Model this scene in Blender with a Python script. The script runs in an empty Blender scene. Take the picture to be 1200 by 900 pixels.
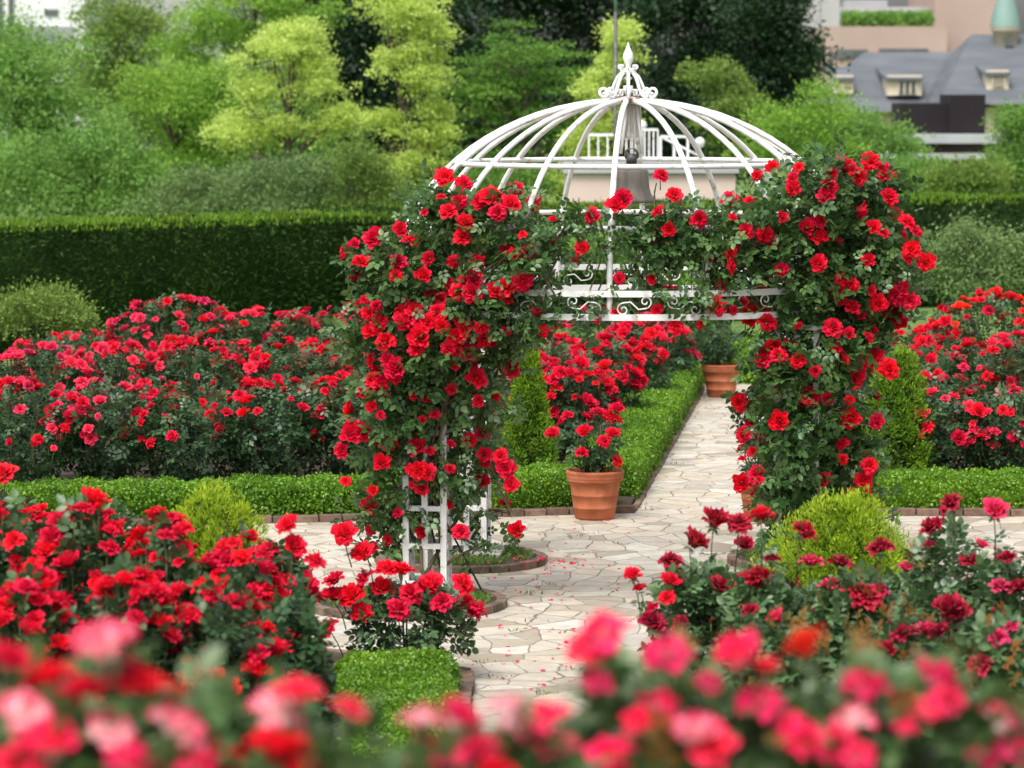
import bpy, math, random
import numpy as np
from mathutils import Vector, Matrix, Quaternion

random.seed(11)
RNG = np.random.default_rng(11)
C = bpy.context.scene.collection
PI = math.pi

# ------------------------------------------------------------------ camera frame
FPX, H = 4050.0, 4.1                      # focal length in photo pixels, eye height
ALPHA = math.atan(352 / FPX)              # downward tilt
CAM = Vector((0, 0, H))
AF = Vector((0, math.cos(ALPHA), -math.sin(ALPHA)))
AU = Vector((0, math.sin(ALPHA), math.cos(ALPHA)))
AX = Vector((1, 0, 0))

def ray(px, py):
    return (AF + AX * ((px - 600) / FPX) + AU * ((450 - py) / FPX))

def at(px, py, d):
    r = ray(px, py)
    return CAM + r * (d / r.y)

def gx(px, d, z=0.0):                     # world x of a pixel column at depth d
    return (px - 600) / FPX * (d * math.cos(ALPHA) + (H - z) * math.sin(ALPHA))

def gp(px, d, z=0.0):
    return Vector((gx(px, d, z), d, z))

# ------------------------------------------------------------------ materials
def new_mat(name):
    m = bpy.data.materials.new(name)
    m.use_nodes = True
    nt = m.node_tree
    nt.nodes.clear()
    return m, nt, nt.nodes, nt.links

def ramp_node(N, stops):
    r = N.new('ShaderNodeValToRGB')
    e = r.color_ramp.elements
    e[0].position, e[0].color = stops[0][0], (*stops[0][1], 1)
    e[1].position, e[1].color = stops[-1][0], (*stops[-1][1], 1)
    for p, c in stops[1:-1]:
        x = e.new(p); x.color = (*c, 1)
    return r

def leaf_mat(name, cols, rough=.45, trans=.3, noise=1.2, spec=.4, thue=.49):
    """Leaves: hue differs leaf by leaf and, softly, patch by patch."""
    m, nt, N, L = new_mat(name)
    out = N.new('ShaderNodeOutputMaterial')
    g = N.new('ShaderNodeNewGeometry')
    tc = N.new('ShaderNodeTexCoord')
    nz = N.new('ShaderNodeTexNoise'); nz.inputs['Scale'].default_value = noise; nz.inputs['Detail'].default_value = 2
    L.new(tc.outputs['Object'], nz.inputs['Vector'])
    mx = N.new('ShaderNodeMath'); mx.operation = 'MULTIPLY_ADD'
    mx.inputs[1].default_value = .9; mx.inputs[2].default_value = -.2
    L.new(nz.outputs['Fac'], mx.inputs[0])
    ad = N.new('ShaderNodeMath'); ad.operation = 'MULTIPLY_ADD'; ad.inputs[1].default_value = .62
    L.new(g.outputs['Random Per Island'], ad.inputs[0]); L.new(mx.outputs[0], ad.inputs[2])
    n = len(cols)
    r = ramp_node(N, [(i / (n - 1), c) for i, c in enumerate(cols)])
    L.new(ad.outputs[0], r.inputs['Fac'])
    b = N.new('ShaderNodeBsdfPrincipled')
    b.inputs['Roughness'].default_value = rough
    b.inputs['Specular IOR Level'].default_value = spec
    L.new(r.outputs['Color'], b.inputs['Base Color'])
    t = N.new('ShaderNodeBsdfTranslucent')
    hs = N.new('ShaderNodeHueSaturation'); hs.inputs['Value'].default_value = 1.5; hs.inputs['Hue'].default_value = thue
    L.new(r.outputs['Color'], hs.inputs['Color']); L.new(hs.outputs['Color'], t.inputs['Color'])
    ms = N.new('ShaderNodeMixShader'); ms.inputs['Fac'].default_value = trans
    L.new(b.outputs[0], ms.inputs[1]); L.new(t.outputs[0], ms.inputs[2])
    L.new(ms.outputs[0], out.inputs['Surface'])
    return m

def petal_mat(name, base, mid, edge, rough=.5, trans=.25):
    """Petal colour runs along each petal (attribute 'along'), with a touch of difference petal by petal."""
    m, nt, N, L = new_mat(name)
    out = N.new('ShaderNodeOutputMaterial')
    a = N.new('ShaderNodeAttribute'); a.attribute_name = 'along'
    g = N.new('ShaderNodeNewGeometry')
    oi = N.new('ShaderNodeObjectInfo')
    r = ramp_node(N, base if mid is None else [(0.0, base), (.55, mid), (1.0, edge)])
    L.new(a.outputs['Fac'], r.inputs['Fac'])
    hs = N.new('ShaderNodeHueSaturation')
    v = N.new('ShaderNodeMath'); v.operation = 'MULTIPLY_ADD'; v.inputs[1].default_value = .25; v.inputs[2].default_value = .84
    L.new(g.outputs['Random Per Island'], v.inputs[0])
    v2 = N.new('ShaderNodeMath'); v2.operation = 'MULTIPLY_ADD'; v2.inputs[1].default_value = .3
    L.new(oi.outputs['Random'], v2.inputs[0]); L.new(v.outputs[0], v2.inputs[2])
    h = N.new('ShaderNodeMath'); h.operation = 'MULTIPLY_ADD'; h.inputs[1].default_value = .009; h.inputs[2].default_value = .4925
    L.new(oi.outputs['Random'], h.inputs[0])
    L.new(v2.outputs[0], hs.inputs['Value']); L.new(h.outputs[0], hs.inputs['Hue'])
    L.new(r.outputs['Color'], hs.inputs['Color'])
    b = N.new('ShaderNodeBsdfPrincipled'); b.inputs['Roughness'].default_value = rough
    b.inputs['Specular IOR Level'].default_value = .2
    b.inputs['Sheen Weight'].default_value = .06
    L.new(hs.outputs['Color'], b.inputs['Base Color'])
    t = N.new('ShaderNodeBsdfTranslucent'); L.new(hs.outputs['Color'], t.inputs['Color'])
    ms = N.new('ShaderNodeMixShader'); ms.inputs['Fac'].default_value = trans
    L.new(b.outputs[0], ms.inputs[1]); L.new(t.outputs[0], ms.inputs[2])
    L.new(ms.outputs[0], out.inputs['Surface'])
    return m

def plain_mat(name, c1, c2, rough=.6, scale=6.0, metal=0.0, bump=.0, bscale=60, stretch=(1, 1, 1), spec=.4, detail=6, lo=.35, hi=.7):
    m, nt, N, L = new_mat(name)
    out = N.new('ShaderNodeOutputMaterial')
    tc = N.new('ShaderNodeTexCoord')
    mp = N.new('ShaderNodeMapping'); mp.inputs['Scale'].default_value = stretch
    L.new(tc.outputs['Object'], mp.inputs['Vector'])
    nz = N.new('ShaderNodeTexNoise'); nz.inputs['Scale'].default_value = scale; nz.inputs['Detail'].default_value = detail
    L.new(mp.outputs[0], nz.inputs['Vector'])
    r = ramp_node(N, [(lo, c1), (hi, c2)])
    L.new(nz.outputs['Fac'], r.inputs['Fac'])
    b = N.new('ShaderNodeBsdfPrincipled'); b.inputs['Roughness'].default_value = rough
    b.inputs['Metallic'].default_value = metal; b.inputs['Specular IOR Level'].default_value = spec
    L.new(r.outputs['Color'], b.inputs['Base Color'])
    if bump:
        n2 = N.new('ShaderNodeTexNoise'); n2.inputs['Scale'].default_value = bscale; n2.inputs['Detail'].default_value = 4
        L.new(mp.outputs[0], n2.inputs['Vector'])
        bp = N.new('ShaderNodeBump'); bp.inputs['Strength'].default_value = bump; bp.inputs['Distance'].default_value = .01
        L.new(n2.outputs['Fac'], bp.inputs['Height']); L.new(bp.outputs[0], b.inputs['Normal'])
    L.new(b.outputs[0], out.inputs['Surface'])
    return m

def paving_mat():
    m, nt, N, L = new_mat('crazy_paving')
    out = N.new('ShaderNodeOutputMaterial')
    tc = N.new('ShaderNodeTexCoord')
    mp = N.new('ShaderNodeMapping'); mp.inputs['Scale'].default_value = (1.0, .82, 1.0)
    mp.inputs['Rotation'].default_value = (0, 0, .3)
    L.new(tc.outputs['Object'], mp.inputs['Vector'])
    # slabs of unequal size: bend the lookup so the cells stretch and shrink
    wn = N.new('ShaderNodeTexNoise'); wn.inputs['Scale'].default_value = .9; wn.inputs['Detail'].default_value = 1
    L.new(mp.outputs[0], wn.inputs['Vector'])
    wv = N.new('ShaderNodeVectorMath'); wv.operation = 'MULTIPLY_ADD'
    wv.inputs[1].default_value = (.55, .55, 0)
    L.new(wn.outputs['Color'], wv.inputs[0]); L.new(mp.outputs[0], wv.inputs[2])
    en = N.new('ShaderNodeTexNoise'); en.inputs['Scale'].default_value = 9; en.inputs['Detail'].default_value = 2
    L.new(mp.outputs[0], en.inputs['Vector'])
    ev = N.new('ShaderNodeVectorMath'); ev.operation = 'MULTIPLY_ADD'; ev.inputs[1].default_value = (.045, .045, 0)
    L.new(en.outputs['Color'], ev.inputs[0]); L.new(wv.outputs[0], ev.inputs[2])
    S = 3.7
    vo = N.new('ShaderNodeTexVoronoi'); vo.feature = 'DISTANCE_TO_EDGE'; vo.inputs['Scale'].default_value = S
    vc = N.new('ShaderNodeTexVoronoi'); vc.feature = 'F1'; vc.inputs['Scale'].default_value = S
    for v in (vo, vc):
        v.voronoi_dimensions = '2D'
        L.new(ev.outputs[0], v.inputs['Vector'])
    sep = N.new('ShaderNodeSeparateColor'); L.new(vc.outputs['Color'], sep.inputs[0])
    stone = ramp_node(N, [(0, (.36, .305, .235)), (.2, (.49, .44, .36)), (.45, (.57, .525, .445)), (.7, (.56, .48, .38)), (.86, (.62, .59, .525)), (1, (.45, .42, .37))])
    L.new(sep.outputs[0], stone.inputs['Fac'])
    st = N.new('ShaderNodeTexNoise'); st.inputs['Scale'].default_value = 5; st.inputs['Detail'].default_value = 8; st.inputs['Roughness'].default_value = .65
    L.new(mp.outputs[0], st.inputs['Vector'])
    stn = ramp_node(N, [(.3, (.70, .66, .60)), (.62, (1, 1, 1))]); L.new(st.outputs['Fac'], stn.inputs['Fac'])
    mm = N.new('ShaderNodeMix'); mm.data_type = 'RGBA'; mm.blend_type = 'MULTIPLY'; mm.inputs[0].default_value = .8
    L.new(stone.outputs['Color'], mm.inputs[6]); L.new(stn.outputs['Color'], mm.inputs[7])
    jn = N.new('ShaderNodeTexNoise'); jn.inputs['Scale'].default_value = 1.4; jn.inputs['Detail'].default_value = 3
    L.new(mp.outputs[0], jn.inputs['Vector'])
    jc = ramp_node(N, [(.4, (.31, .275, .225)), (.6, (.24, .22, .165)), (.7, (.15, .17, .075))]); L.new(jn.outputs['Fac'], jc.inputs['Fac'])
    # joint width wanders
    jw = N.new('ShaderNodeMapRange'); jw.inputs[1].default_value = .3; jw.inputs[2].default_value = .7
    jw.inputs[3].default_value = .012; jw.inputs[4].default_value = .034; L.new(jn.outputs['Fac'], jw.inputs[0])
    dv = N.new('ShaderNodeMath'); dv.operation = 'DIVIDE'; L.new(vo.outputs['Distance'], dv.inputs[0]); L.new(jw.outputs[0], dv.inputs[1])
    js = N.new('ShaderNodeMapRange'); js.inputs[1].default_value = .55; js.inputs[2].default_value = 1.15; L.new(dv.outputs[0], js.inputs[0])
    mj = N.new('ShaderNodeMix'); mj.data_type = 'RGBA'
    L.new(js.outputs[0], mj.inputs[0]); L.new(jc.outputs['Color'], mj.inputs[6]); L.new(mm.outputs[2], mj.inputs[7])
    b = N.new('ShaderNodeBsdfPrincipled'); b.inputs['Roughness'].default_value = .75; b.inputs['Specular IOR Level'].default_value = .3
    L.new(mj.outputs[2], b.inputs['Base Color'])
    hsum = N.new('ShaderNodeMath'); hsum.operation = 'MULTIPLY_ADD'; hsum.inputs[1].default_value = .25
    L.new(st.outputs['Fac'], hsum.inputs[0]); L.new(js.outputs[0], hsum.inputs[2])
    bp = N.new('ShaderNodeBump'); bp.inputs['Strength'].default_value = .8; bp.inputs['Distance'].default_value = .02
    L.new(hsum.outputs[0], bp.inputs['Height']); L.new(bp.outputs[0], b.inputs['Normal'])
    L.new(b.outputs[0], out.inputs['Surface'])
    return m

def brick_mat():
    m, nt, N, L = new_mat('edging_brick')
    out = N.new('ShaderNodeOutputMaterial')
    g = N.new('ShaderNodeNewGeometry')
    r = ramp_node(N, [(0, (.11, .08, .06)), (.4, (.21, .125, .09)), (.75, (.24, .165, .12)), (1, (.13, .13, .085))])
    L.new(g.outputs['Random Per Island'], r.inputs['Fac'])
    tc = N.new('ShaderNodeTexCoord'); nz = N.new('ShaderNodeTexNoise'); nz.inputs['Scale'].default_value = 14; nz.inputs['Detail'].default_value = 6
    L.new(tc.outputs['Object'], nz.inputs['Vector'])
    d = ramp_node(N, [(.35, (.45, .42, .36)), (.6, (1, 1, 1))]); L.new(nz.outputs['Fac'], d.inputs['Fac'])
    mm = N.new('ShaderNodeMix'); mm.data_type = 'RGBA'; mm.blend_type = 'MULTIPLY'; mm.inputs[0].default_value = .7
    L.new(r.outputs['Color'], mm.inputs[6]); L.new(d.outputs['Color'], mm.inputs[7])
    b = N.new('ShaderNodeBsdfPrincipled'); b.inputs['Roughness'].default_value = .85
    L.new(mm.outputs[2], b.inputs['Base Color']); L.new(b.outputs[0], out.inputs['Surface'])
    return m

M = {}
M['paint'] = plain_mat('white_paint', (.40, .35, .28), (.81, .805, .79), .45, 11, bump=.2, bscale=50, lo=.27, hi=.43, detail=9)
M['rust'] = plain_mat('rusty_paint', (.16, .065, .03), (.62, .57, .52), .7, 22, lo=.45, hi=.62)
M['bronze'] = plain_mat('bell_metal', (.10, .088, .072), (.20, .18, .15), .5, 5, metal=.2, stretch=(3, 3, .5), bump=.1)
M['iron'] = plain_mat('dark_iron', (.08, .08, .08), (.2, .19, .18), .5, 20, metal=.6)
M['hanger'] = plain_mat('weathered_white_wood', (.5, .47, .42), (.74, .72, .68), .7, 12, stretch=(6, 6, .8))
M['terra'] = plain_mat('terracotta', (.34, .092, .036), (.50, .165, .075), .75, 7, bump=.2, bscale=40)
_r = [n for n in M['terra'].node_tree.nodes if n.type == 'VALTORGB'][0].color_ramp.elements.new(.86); _r.color = (.50, .33, .24, 1)
M['soil'] = plain_mat('garden_soil', (.035, .024, .016), (.085, .06, .042), .95, 5, bump=.8, bscale=24)
M['grass'] = plain_mat('lawn', (.07, .13, .025), (.16, .26, .05), .9, 2.5, bump=.8, bscale=60)
M['terrace'] = plain_mat('terrace_earth', (.06, .05, .03), (.12, .11, .05), .95, 4, bump=.5, bscale=30)
M['paving'] = paving_mat()
M['brick'] = brick_mat()
M['slab'] = plain_mat('grey_plinth', (.30, .29, .27), (.48, .46, .43), .8, 10, bump=.3)
M['wood'] = plain_mat('rose_cane', (.06, .05, .025), (.14, .11, .05), .8, 14)
M['stem'] = plain_mat('green_stem', (.05, .085, .025), (.12, .12, .045), .6, 9)
M['bark'] = plain_mat('bark', (.045, .035, .026), (.13, .11, .085), .9, 5, stretch=(4, 4, .7), bump=.5, bscale=18)
M['palebark'] = plain_mat('pale_bark', (.10, .085, .06), (.22, .19, .145), .9, 5, stretch=(4, 4, .7), bump=.5, bscale=18)

M['rose_leaf'] = leaf_mat('rose_leaf', [(.014, .042, .018), (.033, .085, .032), (.06, .13, .048), (.11, .19, .075)], .38, .22, 2.2, .5)
M['climb_leaf'] = leaf_mat('climbing_rose_leaf', [(.018, .055, .016), (.042, .11, .028), (.08, .165, .045), (.15, .25, .075)], .36, .25, 2.0, .55)
M['crim_leaf'] = leaf_mat('grey_green_rose_leaf', [(.028, .07, .024), (.06, .13, .045), (.105, .19, .072), (.17, .26, .12)], .36, .2, 2.2, .55)
M['young_leaf'] = leaf_mat('bronze_young_leaf', [(.16, .05, .018), (.30, .10, .02), (.24, .13, .03), (.15, .18, .04)], .4, .35, 2.0, .5)
M['fore_leaf'] = leaf_mat('foreground_rose_leaf', [(.035, .10, .028), (.07, .16, .045), (.13, .21, .08), (.24, .30, .17)], .36, .3, 3.0, .55)
M['box_leaf'] = leaf_mat('box_leaf', [(.03, .09, .006), (.075, .19, .011), (.15, .31, .02), (.28, .45, .045)], .4, .3, 1.6, .4)
M['lime_leaf'] = leaf_mat('sky_lit_hedge_leaf', [(.07, .16, .012), (.13, .25, .02), (.21, .35, .03)], .5, .3, 1.2, .3)  # tall hedge leaf as lit by the sky from above, brightness put into the colour
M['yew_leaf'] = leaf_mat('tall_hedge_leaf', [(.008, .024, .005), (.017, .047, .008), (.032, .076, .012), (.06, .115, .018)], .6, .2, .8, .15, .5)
M['gold_leaf'] = leaf_mat('golden_conifer_leaf', [(.10, .22, .014), (.23, .38, .02), (.40, .53, .03), (.58, .64, .055)], .5, .35, 1.5, .3)
M['thuja_leaf'] = leaf_mat('green_conifer_leaf', [(.04, .12, .013), (.11, .25, .02), (.24, .41, .03), (.42, .57, .05)], .55, .36, 1.5, .2)
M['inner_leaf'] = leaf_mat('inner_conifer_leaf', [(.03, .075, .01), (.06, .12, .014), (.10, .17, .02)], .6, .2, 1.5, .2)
M['weed'] = leaf_mat('weed_leaf', [(.06, .13, .03), (.12, .22, .04), (.2, .3, .07)], .5, .3, 2, .3)

RED = petal_mat('red_petal', (.44, .002, .010), (.68, .003, .019), (.80, .007, .032), .5, .32)
PINKRED = petal_mat('pink_red_petal', (.55, .012, .04), (.75, .02, .06), (.86, .05, .11))
CRIM = petal_mat('crimson_petal', (.11, .001, .006), (.25, .002, .010), (.40, .006, .024), .42, .15)
CERISE = petal_mat('cerise_petal', (.50, .02, .06), (.62, .012, .07), (.74, .05, .14))
BICOL = petal_mat('pink_white_petal', [(0, (.93, .80, .74)), (.30, (.92, .52, .57)), (.56, (.86, .045, .16)), (1, (.80, .005, .08))], None, None, .45, .3)
PALE = petal_mat('pale_pink_petal', [(0, (.95, .88, .82)), (.58, (.94, .70, .71)), (.84, (.88, .16, .26)), (1, (.82, .016, .09))], None, None, .45, .35)
SALMON = petal_mat('orange_red_petal', (.6, .012, .006), (.78, .02, .010), (.86, .05, .02))

# ------------------------------------------------------------------ object plumbing
def tag(o, label=None, cat=None, group=None, kind=None):
    if label: o['label'] = label
    if cat: o['category'] = cat
    if group: o['group'] = group
    if kind: o['kind'] = kind
    return o

def thing(name, label, cat, loc=(0, 0, 0), group=None):
    o = bpy.data.objects.new(name, None); C.objects.link(o)
    o.location = loc; o.empty_display_size = .1
    return tag(o, label, cat, group)

def link(name, me, mat=None, parent=None, loc=None):
    if mat is not None and not me.materials: me.materials.append(mat)
    o = bpy.data.objects.new(name, me); C.objects.link(o)
    if parent is not None: o.parent = parent
    if loc is not None: o.location = loc
    return o

class MB:
    """Collects hard shapes into one mesh; world coordinates, optionally relative to an origin."""
    def __init__(s, origin=(0, 0, 0)):
        s.v, s.f, s.sm, s.o = [], [], [], Vector(origin)
    def add(s, vs, fs, smooth=False):
        n = len(s.v)
        s.v += [tuple(Vector(v) - s.o) for v in vs]
        s.f += [tuple(i + n for i in f) for f in fs]
        s.sm += [smooth] * len(fs)
    def box(s, c, size, ax=None, ay=None, az=None):
        c = Vector(c); ax = Vector(ax or (1, 0, 0)); ay = Vector(ay or (0, 1, 0)); az = Vector(az or (0, 0, 1))
        hx, hy, hz = size[0] / 2, size[1] / 2, size[2] / 2
        vs = [c + ax * (hx * i) + ay * (hy * j) + az * (hz * k) for k in (-1, 1) for j in (-1, 1) for i in (-1, 1)]
        s.add(vs, [(0, 2, 3, 1), (4, 5, 7, 6), (0, 1, 5, 4), (2, 6, 7, 3), (0, 4, 6, 2), (1, 3, 7, 5)])
    def poly_prism(s, pts, z0, z1, taper=1.0):
        n = len(pts)
        cx = sum(p[0] for p in pts) / n; cy = sum(p[1] for p in pts) / n
        vs = [(p[0], p[1], z0) for p in pts] + [(cx + (p[0] - cx) * taper, cy + (p[1] - cy) * taper, z1) for p in pts]
        s.add(vs, [tuple(range(n - 1, -1, -1)), tuple(range(n, 2 * n))] + [(i, (i + 1) % n, n + (i + 1) % n, n + i) for i in range(n)])
    def tube(s, pts, rad, n=8, cap=True, closed=False):
        pts = [Vector(p) for p in pts]
        m = len(pts)
        if not hasattr(rad, '__len__'): rad = [rad] * m
        vs, fs = [], []
        prev = None
        for i, p in enumerate(pts):
            if closed: t = pts[(i + 1) % m] - pts[i - 1]
            else: t = pts[min(i + 1, m - 1)] - pts[max(i - 1, 0)]
            if t.length < 1e-9: t = Vector((0, 0, 1))
            t.normalize()
            if prev is None:
                a = t.orthogonal().normalized()
                if closed: a = Vector((0, 0, 1)) - t * t.z; a.normalize()
            else:
                a = prev - t * prev.dot(t)
                a = a.normalized() if a.length > 1e-6 else t.orthogonal().normalized()
            prev = a
            b = t.cross(a)
            for k in range(n):
                w = 2 * PI * k / n
                vs.append(p + (a * math.cos(w) + b * math.sin(w)) * rad[i])
        R = m if closed else m - 1
        for i in range(R):
            j = (i + 1) % m
            for k in range(n):
                q = (k + 1) % n
                fs.append((i * n + k, i * n + q, j * n + q, j * n + k))
        if cap and not closed:
            fs.append(tuple(range(n - 1, -1, -1))); fs.append(tuple((m - 1) * n + k for k in range(n)))
        s.add(vs, fs, True)
    def lathe(s, prof, c=(0, 0, 0), n=32):
        c = Vector(c); vs, fs = [], []
        for r, z in prof:
            for k in range(n):
                w = 2 * PI * k / n
                vs.append(c + Vector((r * math.cos(w), r * math.sin(w), z)))
        for i in range(len(prof) - 1):
            for k in range(n):
                q = (k + 1) % n
                fs.append((i * n + k, i * n + q, (i + 1) * n + q, (i + 1) * n + k))
        s.add(vs, fs, True)
    def mesh(s, name):
        me = bpy.data.meshes.new(name)
        me.from_pydata(s.v, [], s.f)
        me.polygons.foreach_set('use_smooth', s.sm)
        me.update()
        return me
    def build(s, name, mat, parent=None, loc=None, bevel=0):
        o = link(name, s.mesh(name), mat, parent, loc)
        if bevel:
            b = o.modifiers.new('edge', 'BEVEL'); b.width = bevel; b.segments = 2; b.limit_method = 'ANGLE'
        return o

# leaf templates: y runs along the leaf, z is its upper side
def t_quad(w=.5):
    return np.array([(0, 0, 0), (-w / 2, .5, .06), (0, 1, -.05), (w / 2, .5, .06)]), [(0, 3, 2, 1)]
def t_leaf(w=.62):
    v = [(0, 0, 0), (-.42 * w, .22, .05), (-.5 * w, .5, .07), (-.3 * w, .8, .02), (0, 1, -.08),
         (.3 * w, .8, .02), (.5 * w, .5, .07), (.42 * w, .22, .05), (0, .25, -.01), (0, .55, -.01)]
    f = [(0, 8, 1), (8, 9, 2, 1), (9, 3, 2), (9, 4, 3), (0, 7, 8), (8, 7, 6, 9), (9, 6, 5), (9, 5, 4)]
    return np.array(v), f
def t_sprig(detail=True, n=5):
    """A rose leaf: five leaflets on one stalk, 1 unit long."""
    bv, bf = t_leaf(.66) if detail else t_quad(.62)
    V, F = [], []
    spots = [(0, .55, 0, .45), (-.02, .42, 62, .40), (.02, .42, -62, .40), (-.02, .16, 70, .32), (.02, .16, -70, .32)][:n]
    for (x, y, a, s) in spots:
        r = math.radians(a); c, sn = math.cos(r), math.sin(r)
        P = bv * s
        Q = np.stack([P[:, 0] * c - P[:, 1] * sn + x, P[:, 0] * sn + P[:, 1] * c + y, P[:, 2] - .12 * (abs(a) / 70) * np.hypot(P[:, 0], P[:, 1])], 1)
        k = sum(len(q) for q in V)
        V.append(Q); F += [tuple(i + k for i in f) for f in bf]
    return np.concatenate(V), F
TB = t_quad(.85)
TQ, TL, TS, TSL = t_quad(.5), t_leaf(), t_sprig(True), t_sprig(False)
TN = t_quad(.3)

def unit(a):
    return a / np.maximum(np.linalg.norm(a, axis=1, keepdims=True), 1e-9)

class LM:
    """Many copies of leaf templates collected into one mesh with numpy."""
    def __init__(s):
        s.V, s.I, s.S, s.n = [], [], [], 0
    def add(s, tpl, P, D, Nn, S):
        tv, tf = tpl
        P = np.asarray(P, float); K = len(P)
        if K == 0: return
        D = unit(np.asarray(D, float)); Nn = np.asarray(Nn, float)
        X = unit(np.cross(D, Nn) + 1e-6); Z = np.cross(X, D)
        S = np.broadcast_to(np.asarray(S, float), (K,))[:, None, None]
        W = (tv[None, :, 0:1] * X[:, None, :] + tv[None, :, 1:2] * D[:, None, :] + tv[None, :, 2:3] * Z[:, None, :]) * S + P[:, None, :]
        fl = np.concatenate([np.array(f) for f in tf]); sz = np.array([len(f) for f in tf])
        nv = len(tv)
        s.V.append(W.reshape(-1, 3))
        s.I.append((fl[None, :] + (s.n + np.arange(K) * nv)[:, None]).ravel())
        s.S.append(np.tile(sz, K))
        s.n += K * nv
    def raw(s, V, F):
        s.V.append(np.asarray(V, float)); s.I.append(np.concatenate([np.array(f) for f in F]) + s.n)
        s.S.append(np.array([len(f) for f in F])); s.n += len(V)
    def mesh(s, name, origin=(0, 0, 0)):
        V = np.concatenate(s.V) - np.array(origin); I = np.concatenate(s.I); S = np.concatenate(s.S)
        me = bpy.data.meshes.new(name)
        me.vertices.add(len(V)); me.vertices.foreach_set('co', V.astype(np.float32).ravel())
        me.loops.add(len(I)); me.loops.foreach_set('vertex_index', I.astype(np.int32))
        me.polygons.add(len(S)); me.polygons.foreach_set('loop_start', np.concatenate([[0], np.cumsum(S)[:-1]]).astype(np.int32))
        me.update(calc_edges=True)
        return me

def rdir(n, rng=RNG):
    return unit(rng.normal(size=(n, 3)))

# ------------------------------------------------------------------ rose blooms
def bloom_mesh(name, mat, seed, petals=24, opening=.7, nu=4, nv=4, ruffle=.1, pointed=.0):
    """A rose of radius about 1 facing +Z: petals in a spiral, the inner ones upright and wrapped, the outer ones laid open."""
    r = random.Random(seed)
    V, F, A = [], [], []
    for k in range(petals):
        f = (k + .5) / petals
        ang = k * 2.39996 + r.uniform(-.2, .2)
        tilt = math.radians(4 + (38 + 58 * opening) * f ** 1.15 + r.uniform(-8, 8))   # from upright at the base
        curl = math.radians(18 + 42 * f * opening + r.uniform(-8, 14))
        Ln = (.60 + .20 * f) * r.uniform(.86, 1.1)
        W = (.40 + .34 * f) * r.uniform(.85, 1.12)
        rb = .03 + .20 * f
        hb = .12 - .2 * f
        base = len(V)
        ph = r.uniform(0, 6)
        for i in range(nu + 1):
            s = i / nu
            # walk along the mid line
            rad, h = rb, hb
            st = 6
            for q in range(st):
                ss = s * (q + .5) / st
                th = tilt * .45 + tilt * .55 * min(1, ss * 1.8) + curl * ss * ss * (1 if f > .35 else -.8)
                rad += Ln * s / st * math.sin(th); h += Ln * s / st * math.cos(th)
            wid = W * (math.sin(min(1.0, .18 + s * .62) * PI * .62) ** .8) * (1 - .55 * max(0, s - .72) / .28 * (1 + pointed))
            for j in range(nv + 1):
                t = 2 * j / nv - 1
                wrap = wid / max(.28, rad + .12) * .62
                a = ang + t * wrap
                rr = rad - .10 * t * t * W * (1 - f * .7)
                z = h + .08 * t * t * W - (.1 * max(0, s - .8) * 5 * (abs(t) ** 2)) * .6 + ruffle * s * s * math.sin(3.1 * t + ph) * .7
                V.append((rr * math.cos(a), rr * math.sin(a), z)); A.append(s)
        for i in range(nu):
            for j in range(nv):
                q = base + i * (nv + 1) + j
                F.append((q, q + 1, q + nv + 2, q + nv + 1))
    V = np.array(V); ext = np.percentile(np.hypot(V[:, 0], V[:, 1]), 96)
    V /= ext
    V[:, 2] -= .15
    me = bpy.data.meshes.new(name)
    me.from_pydata([tuple(v) for v in V], [], F)
    me.polygons.foreach_set('use_smooth', [True] * len(F))
    at_ = me.attributes.new('along', 'FLOAT', 'POINT'); at_.data.foreach_set('value', np.array(A, np.float32))
    me.materials.append(mat); me.update()
    return me

def bset(tag_, mat, n, **k):
    return [bloom_mesh(f'bloom_{tag_}', mat, 100 * n + i * 7 + len(tag_), opening=o, **k) for i, o in enumerate(np.linspace(.12, .85, n))]
BL = {
    'red': bset('red', RED, 6, petals=36, ruffle=.12),
    'pinkred': bset('pink_red', PINKRED, 4, petals=32, ruffle=.12),
    'crimson': bset('crimson', CRIM, 5, petals=30, ruffle=.16, nu=5, nv=5),
    'cerise': bset('cerise', CERISE, 3, petals=28, ruffle=.14, nu=5, nv=5),
    'bicolor': bset('pink_white', BICOL, 5, petals=26, ruffle=.16, nu=6, nv=6),
    'pale': bset('pale_pink', PALE, 4, petals=26, ruffle=.16, nu=6, nv=6),
    'orange': bset('orange_red', SALMON, 3, petals=28),
}
def bud_mesh():
    b = MB()
    b.lathe([(.0, -.5), (.28, -.42), (.42, -.1), (.40, .25), (.22, .75), (.0, 1.0)], n=10)
    me = b.mesh('bud')
    a = me.attributes.new('along', 'FLOAT', 'POINT'); a.data.foreach_set('value', np.full(len(me.vertices), .6, np.float32))
    me.materials.append(CRIM)
    return me
BUD = bud_mesh()
CALYX = None
def calyx_mesh():
    lm = LM(); n = 5
    a = np.arange(n) * 2 * PI / n
    D = np.stack([np.cos(a), np.sin(a), np.full(n, -.25)], 1)
    lm.add(t_leaf(.45), np.tile([[0, 0, -.42]], (n, 1)), D, np.tile([[0, 0, 1.]], (n, 1)), .75)
    me = lm.mesh('calyx'); me.materials.append(M['fore_leaf']); return me
CALYX = calyx_mesh()

def bloom(parent, kind, P, R, Nn, name='bloom', calyx=False):
    me = random.choice(BL[kind]) if name == 'bloom' else BUD
    o = bpy.data.objects.new(name, me); C.objects.link(o); o.parent = parent
    o.location = Vector(P) - parent.location
    q = Vector(Nn).normalized().to_track_quat('Z', 'Y') @ Quaternion((0, 0, 1), random.uniform(0, 6.28))
    o.rotation_mode = 'QUATERNION'; o.rotation_quaternion = q
    o.scale = (R, R, R * random.uniform(.85, 1.1))
    if calyx:
        c = bpy.data.objects.new('calyx', CALYX); C.objects.link(c); c.parent = o
    return o
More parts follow.
